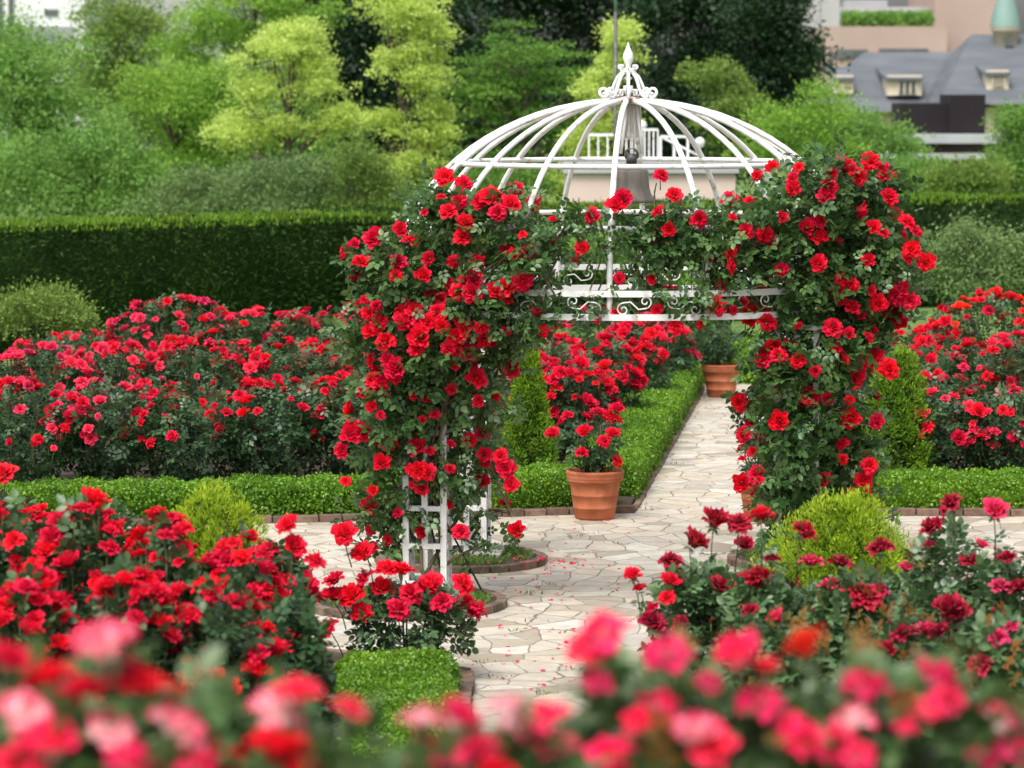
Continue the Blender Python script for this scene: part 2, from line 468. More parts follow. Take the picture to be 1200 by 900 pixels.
# ------------------------------------------------------------------ plant builders
def lump(seed):
    r = np.random.default_rng(seed)
    K = r.normal(size=(7, 3)) * 2.6; ph = r.uniform(0, 6.28, 7)
    return lambda D: np.sin(D @ K.T + ph).mean(1)

def hit_spheres(px, py, S, default):
    """Where the ray through a pixel first meets a union of spheres (x, y, z, r)."""
    o = CAM; dr = ray(px, py).normalized(); best = None
    for (x, y, z, r) in S:
        oc = o - Vector((x, y, z)); b = oc.dot(dr); q = oc.dot(oc) - r * r
        D = b * b - q
        if D > 0:
            t = -b - math.sqrt(D)
            if best is None or t < best[0]: best = (t, Vector((x, y, z)))
    if best is None:
        return at(px, py, default), None
    return o + dr * best[0], best[1]

BUSHES = []
def rose_bush(label, px, d, top_y, w, n, kind, group, leaf='rose_leaf', sprigs=330, size=.17, R=.075, z0=0.0,
              listed=(), detail=True, low=.16, hb=None, cluster=3, name='rose_bush', cat='rose bush', buds=0, young=0, dy=None, calyx=False, maxn=95, topw=.78):
    x = gx(px, d, z0 + .5)
    hh = hb if hb else at(px, top_y, d).z - z0
    t = thing(name, label, cat, (x, d, z0), group)
    seed = len(BUSHES) * 31 + 5; BUSHES.append(t)
    rng = np.random.default_rng(seed); rr = random.Random(seed)
    lf = lump(seed); dyy = (dy or w) / 2
    def surf(D, k=1.0):
        g = (1 + .26 * lf(D)) * k
        wz = np.clip(.62 + .5 * (D[:, 2] + 1) / 2 * topw, 0, 1)       # narrower at the foot
        return np.stack([D[:, 0] * w / 2 * g * wz + x, D[:, 1] * dyy * g * wz + d, z0 + hh * (.5 + .5 * D[:, 2] * np.minimum(g, 1.06))], 1)
    # canes
    st = MB((x, d, z0))
    nc = rr.randint(6, 9)
    for i in range(nc):
        a = 2 * PI * i / nc + rr.uniform(-.4, .4)
        Dd = np.array([[math.cos(a) * .55, math.sin(a) * .55, .72]]); Dd = unit(Dd)
        tip = Vector(surf(Dd, rr.uniform(.7, .93))[0])
        b = Vector((x + .06 * math.cos(a), d + .06 * math.sin(a), z0 - .02))
        mid = b.lerp(tip, .5) + Vector((math.cos(a) * .06, math.sin(a) * .06, .08))
        st.tube([b, b.lerp(mid, .5) + Vector((rr.uniform(-.02, .02), rr.uniform(-.02, .02), .03)), mid, mid.lerp(tip, .6), tip], [.011, .009, .008, .006, .004], 5)
    # leaves
    lm = LM()
    D = rdir(sprigs, rng)
    k = np.where(rng.random(sprigs) < .7, rng.uniform(.74, 1.04, sprigs), rng.uniform(.3, .8, sprigs))
    P = surf(D, 1.0)
    Cn = np.array([[x, d, z0 + hh * .5]])
    P = Cn + (P - Cn) * k[:, None]
    keep = P[:, 2] > z0 + hh * low * rng.uniform(.5, 1.5, sprigs)
    P, D = P[keep], D[keep]
    m = len(P)
    Dir = unit(D * np.array([1, 1, .5]) + rng.normal(size=(m, 3)) * .55 + np.array([0, 0, .12]))
    Nn = unit(np.array([[0, 0, 1.0]]) + D * .7 + rng.normal(size=(m, 3)) * .45)
    lm.add(TS if detail else TSL, P - Dir * size * .4, Dir, Nn, size * rng.uniform(.7, 1.2, m))
    # blooms
    spots = []
    for it in listed:
        q = at(it[0], it[1], d); 
        o = CAM; dr = (q - o).normalized()
        # march onto the envelope, front side
        best = None
        for s in np.linspace(-1.1, .25, 28):
            p = q + dr * (s * dyy)
            v = np.array([[ (p.x - x) / (w / 2), (p.y - d) / dyy, (p.z - z0 - hh * .5) / (hh * .5)]])
            l = np.linalg.norm(v)
            if l < .98: best = p; break
        p = best if best is not None else q + dr * (-.35 * dyy)
        spots.append((p, it[2] if len(it) > 2 and it[2] else kind, it[3] if len(it) > 3 else R))
    tries = 0
    while len(spots) < n + len(listed) and tries < n * 30:
        tries += 1
        D0 = rdir(1, rng); D0[0, 2] = abs(D0[0, 2]) * 1.15 - .05
        if D0[0, 2] < -.05 : continue
        D0 = unit(D0)
        for q in range(rr.choice([1, 2, 3, 4][:cluster])):
            D1 = unit(D0 + rng.normal(size=(1, 3)) * .14 * (1 if q else 0))
            p = Vector(surf(D1, rr.uniform(.95, 1.1))[0])
            rad = R * rr.choice([.55, .75, .9, .95, 1.02, 1.12])
            if all((p - s[0]).length > (rad + s[2]) * .60 for s in spots):
                spots.append((p, rr.choice(kind) if isinstance(kind, (list, tuple)) else kind, rad))
    spots = spots[:maxn]
    cen = Vector((x, d, z0 + hh * .35))
    ns = rr
    for p, kd, rad in spots:
        if isinstance(kd, (list, tuple)): kd = rr.choice(kd)
        out = (p - cen).normalized()
        nrm = out * .65 + Vector((0, 0, .6)) + Vector((rr.gauss(0, .38), rr.gauss(0, .38) - .22, rr.gauss(0, .2)))
        bloom(t, kd, p, rad, nrm, calyx=calyx)
        a = p - nrm.normalized() * rad * .45
        b = a + Vector((-out.x * .10, -out.y * .10, -.28 * min(1, hh)))
        st.tube([b, a.lerp(b, .5) + Vector((rr.uniform(-.015, .015), 0, .01)), a], [.006, .005, .0045], 4)
        # a few leaves up the flower stalk
        kk = 2
        Dv = rdir(kk, rng); Dv[:, 2] = np.abs(Dv[:, 2]) * .4
        lm.add(TS if detail else TSL, np.tile([list(a.lerp(b, .6))], (kk, 1)), Dv, Dv * .3 + [[0, 0, 1]], size * .75)
    for i in range(buds):
        D1 = rdir(1, rng); D1[0, 2] = abs(D1[0, 2]) + .3; D1 = unit(D1)
        p = Vector(surf(D1, 1.1)[0])
        bloom(t, kind, p, .022, Vector(D1[0]) + Vector((0, 0, 1)), name='bud')
        st.tube([p - Vector((0, 0, .16)), p - Vector((0, 0, .015))], [.004, .0035], 4)
    link('foliage', lm.mesh('foliage', (x, d, z0)), M[leaf], t)
    if young:
        ly = LM(); Dv = rdir(young, rng); Dv[:, 2] = np.abs(Dv[:, 2]) + .1; Dv = unit(Dv)
        Py = surf(Dv, 1.03)
        ly.add(TS, Py, unit(Dv + rng.normal(size=(young, 3)) * .5 + [[0, 0, .6]]), Dv + rng.normal(size=(young, 3)) * .4, size * .72 * rng.uniform(.7, 1.1, young))
        link('young_leaves', ly.mesh('young_leaves', (x, d, z0)), M['young_leaf'], t)
    st.build('stems', M['stem'], t)
    return t

def hedge(name, label, cat, A, B, w, h, leaf='box_leaf', size=.035, dens=1300, z0=0.0, group=None, seed=3, tpl=None, bump=.025, round_=.05, faces='tsSeE', flare=0.0, h2=None, deep=.02, cs=.07, wave=.012):
    A = Vector((A[0], A[1], 0)); B = Vector((B[0], B[1], 0)); Ln = (B - A).length
    u = (B - A) / Ln; v = Vector((-u.y, u.x, 0)); rng = np.random.default_rng(seed)
    h2 = h2 or h
    lm = LM()
    n_top = int(Ln * w * dens); n_s = int(Ln * (h + h2) / 2 * dens); n_e = int(w * h * dens)
    parts = []
    def put(a, b, c, nrm):        # a along, b across (-.5..5), c up 0..1
        parts.append((a, b, c, np.tile(nrm, (len(a), 1))))
    U = rng.random
    if 't' in faces: put(U(n_top), U(n_top) - .5, np.ones(n_top), (0, 0, 1))
    if 's' in faces: put(U(n_s), np.full(n_s, -.5), U(n_s), (0, -1, 0))
    if 'S' in faces: put(U(n_s), np.full(n_s, .5), U(n_s), (0, 1, 0))
    if 'e' in faces: put(np.zeros(n_e), U(n_e) - .5, U(n_e), (-1, 0, 0))
    if 'E' in faces: put(np.ones(n_e), U(n_e) - .5, U(n_e), (1, 0, 0))
    a = np.concatenate([p[0] for p in parts]); b = np.concatenate([p[1] for p in parts]); c = np.concatenate([p[2] for p in parts]); N = np.concatenate([p[3] for p in parts]).astype(float)
    la, lb = a * Ln, b * w; hz = (h + (h2 - h) * a)
    lc = c * hz
    # round the shoulders
    e = np.minimum(np.maximum(0, 1 - (hz - lc) / (round_ * 2)), 1) * np.maximum(0, 1 - (w / 2 - np.abs(lb)) / (round_ * 2))
    lc -= e * round_ * .6; lb -= np.sign(lb) * e * round_ * .6
    off = -np.abs(rng.normal(size=len(la))) * deep + bump * (np.sin(la * 7.1 + lc * 5) + np.sin(la * 3.3 + lb * 9 + 1) + np.sin(lc * 11 + la * 17)) / 2 + rng.normal(size=len(la)) * bump * .6
    lc = lc * (1 + wave * (np.sin(la * 1.3 + 1) + np.sin(la * .55) + .6 * np.sin(la * 3.1)))
    loc = np.stack([la, lb, lc], 1) + N * off[:, None]
    R = np.array([[u.x, u.y, 0], [v.x, v.y, 0], [0, 0, 1]])
    P = loc @ R + np.array([A.x, A.y, z0]); Nw = N @ R
    m = len(P)
    D = unit(Nw * .35 + rng.normal(size=(m, 3)) * .8 + [[0, 0, .25]]) if tpl is None else unit(Nw * .8 + rng.normal(size=(m, 3)) * .75 + [[0, 0, .45]])
    stray = rng.random(m) < .012
    D[stray] = unit(Nw[stray] + [[0, 0, .5]]); P[stray] += D[stray] * size * .8
    lm.add(tpl or TB, P - D * size * .3, D, Nw * .9 + rng.normal(size=(m, 3)) * .55, size * rng.uniform(.7, 1.35, m))
    q = []
    for (aa, bb, cc) in [(cs, -w / 2 + cs, 0), (Ln - cs, -w / 2 + cs, 0), (Ln - cs, w / 2 - cs, 0), (cs, w / 2 - cs, 0), (cs, -w / 2 + cs, h - cs), (Ln - cs, -w / 2 + cs, h2 - cs), (Ln - cs, w / 2 - cs, h2 - cs), (cs, w / 2 - cs, h - cs)]:
        q.append(tuple(A + u * aa + v * bb + Vector((0, 0, cc + z0))))
    lm.raw(q, [(3, 2, 1, 0), (4, 5, 6, 7), (0, 1, 5, 4), (1, 2, 6, 5), (2, 3, 7, 6), (3, 0, 4, 7)])
    o = link(name, lm.mesh(name, (A.x, A.y, z0)), M[leaf], None, (A.x, A.y, z0))
    return tag(o, label, cat, group)

def conifer(name, label, px, d, top_y, width, leaf, seed, z0=0.0, egg=1.0, lobes=80, per=170, size=.055, tuft=.16, group=None):
    """A dwarf cypress: upright plumes of fine sprays packed on an egg or cone."""
    x = gx(px, d, .6); hh = at(px, top_y, d).z - z0
    t = thing(name, label, 'conifer', (x, d, z0), group)
    rng = np.random.default_rng(seed); lm = LM()
    prof = (lambda q: max(0, 1 - (max(0, q - .12) / .92) ** 2.1) ** .5 * min(1, .72 + q * 2)) if egg > .5 else (lambda q: (1 - q * .93) ** .72 * min(1, .6 + q * 2))
    for i in range(lobes):
        q = (i + .5) / lobes; a = i * 2.39996 + rng.uniform(-.35, .35)
        zf = 1 - (1 - q) ** (1.25 if egg > .5 else 1.5)
        L = tuft * rng.uniform(.6, 1.4)
        r0 = max(0, width / 2 * prof(zf) - L * .38) * rng.uniform(.78, 1.08)
        p = np.array([x + r0 * math.cos(a), d + r0 * math.sin(a), z0 + L * .3 + (hh - L * 1.0) * zf * rng.uniform(.93, 1.0)])
        out = np.array([math.cos(a), math.sin(a), 0]) * (1 - zf) * .7
        ax = unit((out + np.array([0, 0, 1.0]))[None])[0]
        dd = rdir(per, rng); t_ = dd @ ax
        P = p + (dd + ax * (t_ * .9)[:, None]) * L * .42 * rng.uniform(.62, 1.05, per)[:, None]
        D = unit(dd * .8 + ax * .75 + rng.normal(size=(per, 3)) * .4)
        lm.add(TN, P, D, rng.normal(size=(per, 3)), size * rng.uniform(.55, 1.3, per))
    core = MB((x, d, z0))
    core.tube([(x, d, z0 - .02), (x, d, z0 + hh * .5), (x, d, z0 + hh * .86)], [.045, .03, .008], 7)
    for i in range(14):
        a = i * 2.4; z = z0 + hh * (.1 + .05 * i)
        core.tube([(x, d, z), (x + math.cos(a) * width * .3, d + math.sin(a) * width * .3, z + .16)], [.012, .005], 5)
    core.build('trunk', M['bark'], t)
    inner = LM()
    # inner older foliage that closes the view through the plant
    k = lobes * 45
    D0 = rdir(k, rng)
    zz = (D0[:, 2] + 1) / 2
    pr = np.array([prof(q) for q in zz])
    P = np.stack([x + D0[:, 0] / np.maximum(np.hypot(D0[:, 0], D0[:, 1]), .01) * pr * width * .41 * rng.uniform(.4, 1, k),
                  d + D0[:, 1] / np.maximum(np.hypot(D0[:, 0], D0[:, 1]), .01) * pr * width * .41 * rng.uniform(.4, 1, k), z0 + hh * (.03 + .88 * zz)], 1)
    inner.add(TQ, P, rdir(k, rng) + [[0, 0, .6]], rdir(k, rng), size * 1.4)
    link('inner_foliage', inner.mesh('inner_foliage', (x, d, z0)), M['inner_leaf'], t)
    link('sprays', lm.mesh('sprays', (x, d, z0)), M[leaf], t)
    return t

def tree(name, label, d, blobs, trunk_px, leaf, seed, cl=.42, ncl=120, per=100, size=.13, style='round', group=None, bark='bark', base_z=0.0, cat='tree', tr=.14, tpl=None, limb_n=14, shell=.55, lean=0):
    """blobs: crown masses as (px, py, half width px, half height px, depth offset m)."""
    rng = np.random.default_rng(seed); rr = random.Random(seed)
    x = gx(trunk_px, d, 1)
    E = []
    for b in blobs:
        dd = d + (b[4] if len(b) > 4 else 0)
        c = at(b[0], b[1], dd); k = dd / FPX
        E.append((np.array(c), np.array([b[2] * k, min(max(b[2] * k, .6), b[5] if len(b) > 5 else 9), b[3] * k])))
    t = thing(name, label, cat, (x, d, base_z), group)
    vol = np.array([e[1].prod() ** .7 for e in E]); pick = rng.choice(len(E), ncl, p=vol / vol.sum())
    lm = LM(); cs = []
    for i in range(ncl):
        c, r = E[pick[i]]
        D0 = rdir(1, rng)[0]
        if D0[2] < -.3 and rng.random() < .6: D0[2] = -D0[2]
        q = rng.uniform(shell, 1.05) * (1 + .16 * rng.normal())
        p = c + D0 * r * q
        R = cl * rng.uniform(.4, 1.15)
        cs.append(p)
        k = max(12, int(per * (R / cl) ** 2))
        dv = rdir(k, rng)
        up = rng.random(k) < .72
        dv[:, 2] = np.where(up, np.abs(dv[:, 2]), dv[:, 2])
        sq = {'round': (1, 1, .78), 'layer': (1.35, 1.35, .36), 'plume': (.8, .8, 1.25), 'droop': (.9, .9, 1.1)}[style]
        P = p + dv * R * np.array(sq) * (rng.uniform(.35, 1, k) ** .5)[:, None]
        if style == 'droop': D = unit(dv * .6 + rng.normal(size=(k, 3)) * .45 + [[0, 0, -.5]])
        elif style == 'layer': D = unit(dv * np.array([1, 1, .2]) + rng.normal(size=(k, 3)) * .5 + [[0, 0, -.15]])
        else: D = unit(dv + rng.normal(size=(k, 3)) * .6 + [[0, 0, .15]])
        loose = rng.random(k) < .22
        P[loose] = p + dv[loose] * np.array(sq) * R * rng.uniform(1, 1.75, loose.sum())[:, None]
        lm.add(tpl or TQ, P, D, dv * .6 + [[0, 0, .8]] + rng.normal(size=(k, 3)) * .5, size * rng.uniform(.65, 1.25, k))
    wood = MB((x, d, base_z))
    topc = max(E, key=lambda e: e[0][2]); top = Vector(topc[0]) + Vector((0, 0, float(topc[1][2]) * .5))
    base = Vector((x, d, base_z - .05))
    pts = []
    for i in range(7):
        f = i / 6
        p = base.lerp(top, f)
        p.x = x + (top.x - x) * f ** 1.6 + rr.uniform(-.06, .06) * (1 if 0 < i < 6 else 0)
        p.y = d + (top.y - d) * f ** 1.6
        pts.append(p)
    wood.tube(pts, [tr * (1 - .9 * i / 6) * (1.35 if i == 0 else 1) for i in range(7)], 8)
    link('crown', lm.mesh('crown', (x, d, base_z)), leaf if not isinstance(leaf, str) else M[leaf], t)
    wood.build('trunk', M[bark], t)
    lb = MB((x, d, base_z))
    order = list(range(ncl)); rr.shuffle(order)
    for i in order[:limb_n]:
        tip = Vector(cs[i])
        f = min(.88, max(.18, (tip.z - base.z) / max(.1, top.z - base.z) * .72))
        j = f * 6; a = pts[int(j)].lerp(pts[min(6, int(j) + 1)], j - int(j))
        mid = a.lerp(tip, .5) + Vector((rr.uniform(-.1, .1), rr.uniform(-.1, .1), -.06 + rr.uniform(-.08, .12)))
        r0 = tr * (1 - .88 * f) * .55
        lb.tube([a, a.lerp(mid, .5), mid, mid.lerp(tip, .55), tip], [r0, r0 * .8, r0 * .6, r0 * .4, .008], 6)
    if limb_n: lb.build('limbs', M[bark], t)
    return t

def climber(label, pillar, S, listed, n_extra, leaf, leaves, seed, loc, default, kinds=('red',), R=.082, maxb=100, canes=5, path=None, small=0):
    """A climbing rose: canes from the soil beside a pillar, leaves filling a union of balls, blooms on its face."""
    rng = np.random.default_rng(seed); rr = random.Random(seed)
    t = thing('climbing_rose', label, 'climbing rose', loc, 'climbing roses trained on the pavilion')
    SA = np.array(S)
    w = SA[:, 3] ** 2.2; pick = rng.choice(len(S), leaves, p=w / w.sum())
    dv = rdir(leaves, rng)
    k = np.where(rng.random(leaves) < .72, rng.uniform(.72, 1.1, leaves), rng.uniform(.2, .8, leaves))
    P = SA[pick, :3] + dv * (SA[pick, 3] * k)[:, None]
    # clumpy: push towards a few hundred shoot tips
    tips = P[rng.choice(leaves, max(20, leaves // 16))]
    j = rng.integers(0, len(tips), leaves)
    mvm = rng.random(leaves) < .55
    near = tips[j] + rng.normal(size=(leaves, 3)) * .075
    P[mvm] = near[mvm]
    keep = P[:, 2] > .12
    P, dv = P[keep], dv[keep]; m = len(P)
    D = unit(dv * np.array([1, 1, .4]) + rng.normal(size=(m, 3)) * .7 + [[0, 0, -.12]])
    Nn = unit(dv * .7 + [[0, 0, .9]] + rng.normal(size=(m, 3)) * .5)
    lm = LM(); lm.add(TS, P, D, Nn, .155 * rng.uniform(.65, 1.2, m))
    link('foliage', lm.mesh('foliage', loc), M[leaf], t)
    L = Vector(loc); cn = MB(loc)
    for i in range(canes):
        a = rr.uniform(0, 6.28); b = L + Vector((.16 * math.cos(a), .16 * math.sin(a), -.02))
        cur = [b]; z = .0
        order = sorted(rr.sample(range(len(S)), min(6, len(S))), key=lambda q: S[q][2])
        if path:
            cur += [Vector(q) + Vector((rr.uniform(-.06, .06), rr.uniform(-.05, .05), rr.uniform(-.06, .06))) for q in path]
            order = sorted(range(len(S)), key=lambda q: S[q][0])[i % 2::3]
        order = [q for q in order if S[q][2] > .3]
        for q in order:
            c = Vector(S[q][:3]); p = c + Vector((rr.uniform(-1, 1), rr.uniform(-1, 1), rr.uniform(-.4, .4))) * S[q][3] * .6
            pr = cur[-1]
            for f in (.33, .66, 1.0):
                cur.append(pr.lerp(p, f) + Vector((rr.uniform(-.03, .03), rr.uniform(-.03, .03), .05 * math.sin(f * PI))))
        cn.tube(cur, [(.009 if path else .017) - (.006 if path else .013) * k2 / len(cur) for k2 in range(len(cur))], 6)
    spots = []
    for it in listed:
        p, c = hit_spheres(it[0], it[1], S, default)
        nrm = ((p - c).normalized() if c is not None else Vector((0, -1, .3))) * .7 + Vector((rr.gauss(0, .35), -.45 + rr.gauss(0, .3), .3 + rr.gauss(0, .3)))
        spots.append((p + Vector((0, -.03, 0)), nrm, it[2] if len(it) > 2 else R * rr.choice([.62, .8, .92, 1, 1.05, 1.15]), rr.choice(kinds)))
    tr_ = 0
    while len(spots) < len(listed) + n_extra and tr_ < 2000:
        tr_ += 1
        i = rng.choice(len(S), p=w / w.sum()); dd = rdir(1, rng)[0]
        if dd[1] < -.25: dd[1] = -dd[1]                    # the far side, which the list does not cover
        p = Vector(SA[i, :3] + dd * SA[i, 3] * 1.0)
        if all((p - s[0]).length > .11 for s in spots) and p.z > .3:
            spots.append((p, Vector(dd) + Vector((0, 0, .5)), R * rr.uniform(.75, 1.05), rr.choice(kinds)))
    spots = spots[:maxb]
    for p, nrm, rad, kd in spots:
        bloom(t, kd, p, rad, nrm)
        e = p - nrm.normalized() * rad * .4
        cn.tube([e, e + Vector((rr.uniform(-.05, .05), .10, -.10))], [.0045, .005], 4)
    # the many smaller blooms beyond the hundred largest: one mass
    if small:
        VV, FF, AA, nv, done, tr_ = [], [], [], 0, 0, 0
        while done < small and tr_ < 4000:
            tr_ += 1
            i = rng.choice(len(S), p=w / w.sum()); dd = rdir(1, rng)[0]; dd[1] = -abs(dd[1]) if rng.random() < .75 else dd[1]
            p = SA[i, :3] + dd * SA[i, 3] * 1.02
            if p[2] < .4 or any((Vector(p) - q[0]).length < .085 for q in spots): continue
            if any(np.linalg.norm(p - SA[k, :3]) < SA[k, 3] * .8 for k in range(len(S))): continue
            me = rr.choice(BL[rr.choice(kinds)]); n = len(me.vertices)
            co = np.empty(n * 3, np.float32); me.vertices.foreach_get('co', co); al = np.empty(n, np.float32); me.attributes['along'].data.foreach_get('value', al)
            nr_ = Vector(dd) * .7 + Vector((rr.gauss(0, .3), -.3, .45))
            R3 = np.array((nr_.normalized().to_track_quat('Z', 'Y') @ Quaternion((0, 0, 1), rr.uniform(0, 6.28))).to_matrix())
            rad = rr.uniform(.034, .056)
            VV.append((co.reshape(-1, 3) * rad) @ R3.T + p - np.array(loc)); FF += [tuple(v + nv for v in f.vertices) for f in me.polygons]; AA.append(al); nv += n; done += 1
            spots.append((Vector(p), None, rad, None))
        me = bpy.data.meshes.new('small_blooms'); me.from_pydata([tuple(v) for v in np.concatenate(VV)], [], FF)
        me.polygons.foreach_set('use_smooth', [True] * len(FF))
        me.attributes.new('along', 'FLOAT', 'POINT').data.foreach_set('value', np.concatenate(AA))
        tag(link('small_blooms', me, RED, t), kind='stuff')
    cn.build('canes', M['wood'], t)
    return t
# ================================================================== world, sun, camera
sc = bpy.context.scene
W = bpy.data.worlds.new('World'); sc.world = W; W.use_nodes = True
nt = W.node_tree; nt.nodes.clear()
sky = nt.nodes.new('ShaderNodeTexSky'); sky.sky_type = 'NISHITA'; sky.sun_disc = False
SUN_EL, SUN_AZ = math.radians(58), math.radians(205)
sky.sun_elevation = SUN_EL; sky.sun_rotation = SUN_AZ; sky.air_density = 1.0; sky.dust_density = 4.0; sky.ozone_density = .6
hs = nt.nodes.new('ShaderNodeHueSaturation'); hs.inputs['Saturation'].default_value = .25    # cloud cover: nearly grey
bg = nt.nodes.new('ShaderNodeBackground'); bg.inputs['Strength'].default_value = .15
wo = nt.nodes.new('ShaderNodeOutputWorld')
nt.links.new(sky.outputs[0], hs.inputs['Color']); nt.links.new(hs.outputs[0], bg.inputs['Color']); nt.links.new(bg.outputs[0], wo.inputs[0])
sl = bpy.data.lights.new('sun', 'SUN'); sl.energy = 1.4; sl.angle = math.radians(25); sl.color = (1, .97, .92)
so = bpy.data.objects.new('sun', sl); C.objects.link(so)
sd = Vector((math.sin(SUN_AZ) * math.cos(SUN_EL), math.cos(SUN_AZ) * math.cos(SUN_EL), math.sin(SUN_EL)))   # towards the sun
so.rotation_mode = 'QUATERNION'; so.rotation_quaternion = sd.to_track_quat('Z', 'Y')
cd = bpy.data.cameras.new('camera'); co = bpy.data.objects.new('camera', cd); C.objects.link(co); sc.camera = co
co.location = CAM; co.rotation_euler = (PI / 2 - ALPHA, 0, 0)
cd.sensor_width = 36; cd.lens = 36 * FPX / 1200; cd.clip_end = 3000; cd.clip_start = .1
cd.dof.use_dof = True; cd.dof.focus_distance = 29.3; cd.dof.aperture_fstop = 2.8; cd.dof.aperture_blades = 9
sc.view_settings.view_transform = 'Standard'; sc.view_settings.look = 'None'; sc.view_settings.gamma = 1
sc.view_settings.exposure = .68
cy = sc.cycles
cy.max_bounces = 7; cy.diffuse_bounces = 4; cy.glossy_bounces = 2; cy.transmission_bounces = 4; cy.transparent_max_bounces = 4
cy.use_denoising = True; cy.sample_clamp_indirect = 6; cy.caustics_reflective = False; cy.caustics_refractive = False

# ================================================================== ground, paving, beds
g = MB(); g.add([(-900, -60, 0), (900, -60, 0), (900, 1500, 0), (-900, 1500, 0)], [(0, 1, 2, 3)])
tag(g.build('ground', M['grass']), kind='structure')
g = MB(); g.add([(-15, 8.2, .004), (17, 8.2, .004), (17, 49, .004), (-15, 49, .004)], [(0, 1, 2, 3)])
tag(g.build('paved_path', M['paving']), kind='structure')
g = MB(); g.poly_prism([(-9, -12), (9, -12), (9, 7.6), (-9, 7.6)], .0, 2.3)
tag(g.build('terrace_ground', M['terrace']), kind='structure')

U6 = (math.sin(math.radians(6)), math.cos(math.radians(6)))
def along(p, s): return (p[0] + U6[0] * s, p[1] + U6[1] * s)
BL0 = (1.13, 32.95)
BED_BL = [(-13, 30.6), (-7, 31.3), (-1.6, 32.3), BL0, along(BL0, 13.6), (-13, 48)]
BED_BR = [(3.0, 32.75), (13, 32.5), (14, 48), along((3.0, 32.75), 14.5)]
BED_FL = [(-9, 8.4), (-.42, 8.4), (-.36, 23.6), (-1.0, 24.2), (-2.4, 25.0), (-4.2, 25.8), (-9, 26.3)]
BED_FR = [(.74, 8.4), (9, 8.4), (9, 26.0), (4.2, 25.6), (2.6, 24.4), (1.3, 22.6), (.92, 20.6)]
for nm, pl in (('back_left_soil', BED_BL), ('back_right_soil', BED_BR), ('front_left_soil', BED_FL), ('front_right_soil', BED_FR)):
    g = MB(); g.poly_prism(pl, .0, .065)
    tag(g.build('soil_bed', M['soil']), kind='structure')

def edging(label, pts, group, closed=False, bl=.21, bh=.072, bw=.1, z=.0):
    m = MB((pts[0][0], pts[0][1], 0)); rr = random.Random(len(pts) + int(pts[0][0] * 10))
    n = len(pts)
    for i in range(n if closed else n - 1):
        a = Vector((*pts[i], 0)); b = Vector((*pts[(i + 1) % n], 0)); Ln = (b - a).length
        k = max(1, round(Ln / (bl + .012))); u = (b - a) / Ln; v = Vector((-u.y, u.x, 0)); s = Ln / k
        for q in range(k):
            c = a + u * (s * (q + .5)) + Vector((0, 0, z + bh / 2 + rr.uniform(-.008, .004))) + v * rr.uniform(-.008, .008)
            r = rr.uniform(-.03, .03); uu = (u + v * r).normalized(); vv = Vector((-uu.y, uu.x, 0))
            m.box(c, (s - .014, bw, bh), uu, vv)
    o = m.build('brick_edging', M['brick'], None, (pts[0][0], pts[0][1], 0), bevel=.006)
    return tag(o, label, 'edging', group)
EG = 'brick edgings of the rose beds'
edging('weathered brick edging below the low box hedge on the left of the paved crossing', [(-13, 30.55), (-7, 31.24), (-1.6, 32.24), (1.18, 32.9)], EG)
edging('brick edging running along the straight path below the clipped box hedge', [(1.17, 32.98), along((1.17, 32.98), 13.5)], EG, bw=.06, bh=.04)
edging('reddish brick edging below the low hedge on the right of the pavilion', [(2.95, 32.69), (13, 32.44)], EG)
edging('brick edging beside the near stretch of path by the small box hedge', [(-.37, 8.5), (-.31, 23.6), (-.96, 24.26), (-2.36, 25.06), (-4.2, 25.86), (-9, 26.36)], EG)
edging('brick edging of the near bed with crimson roses and golden conifer', [(.68, 8.5), (.86, 20.6), (1.25, 22.64), (2.56, 24.47), (4.2, 25.67), (9, 26.06)], EG)

# ================================================================== the pavilion
CX, CY = gx(736, 28.3, 4), 28.3
def uv(u, v, z=0): return Vector((CX + U6[0] * u + U6[1] * v, CY + U6[1] * u - U6[0] * v, z))
def ring_pt(r, a, z): return uv(-r * math.cos(a), r * math.sin(a), z)       # a = 0 faces the camera
gz = thing('garden_pavilion', 'white iron dome pavilion of bare curved ribs covered in climbing red roses', 'pavilion', (CX, CY, 0))
def zp(r): return 2.42 + 1.545 * math.sqrt(max(0, 1 - (r / 1.93) ** 2))
NR = 16
for k in range(NR):
    a = 2 * PI * k / NR
    m = MB((CX, CY, 0)); pts = []
    for i in range(19):
        th = math.radians(3.0 + 87 * i / 18)
        pts.append(ring_pt(1.93 * math.sin(th), a, 2.42 + 1.545 * math.cos(th)))
    pts.append(ring_pt(1.93, a, 2.33))
    m.tube(pts, .0235, 8); m.build('rib', M['paint'], gz)
def ring(r, z, rad, flat=None):
    m = MB((CX, CY, 0))
    n = 72
    if flat:
        vs, fs = [], []
        for i in range(n):
            a = 2 * PI * i / n
            for (dr, dz) in ((-flat[0], -flat[1]), (flat[0], -flat[1]), (flat[0], flat[1]), (-flat[0], flat[1])):
                vs.append(ring_pt(r + dr, a, z + dz))
            j = (i + 1) % n
            for q in range(4): fs.append((i * 4 + q, i * 4 + (q + 1) % 4, j * 4 + (q + 1) % 4, j * 4 + q))
        m.add(vs, fs)
    else: m.tube([ring_pt(r, 2 * PI * i / n, z) for i in range(n)], rad, 8, closed=True)
    return m.build('ring', M['paint'], gz)
ring(1.40, 3.455, .021); ring(1.77, 2.99, .021)
ring(1.965, 2.50, 0, (.014, .024)); ring(1.965, 2.32, 0, (.014, .024))
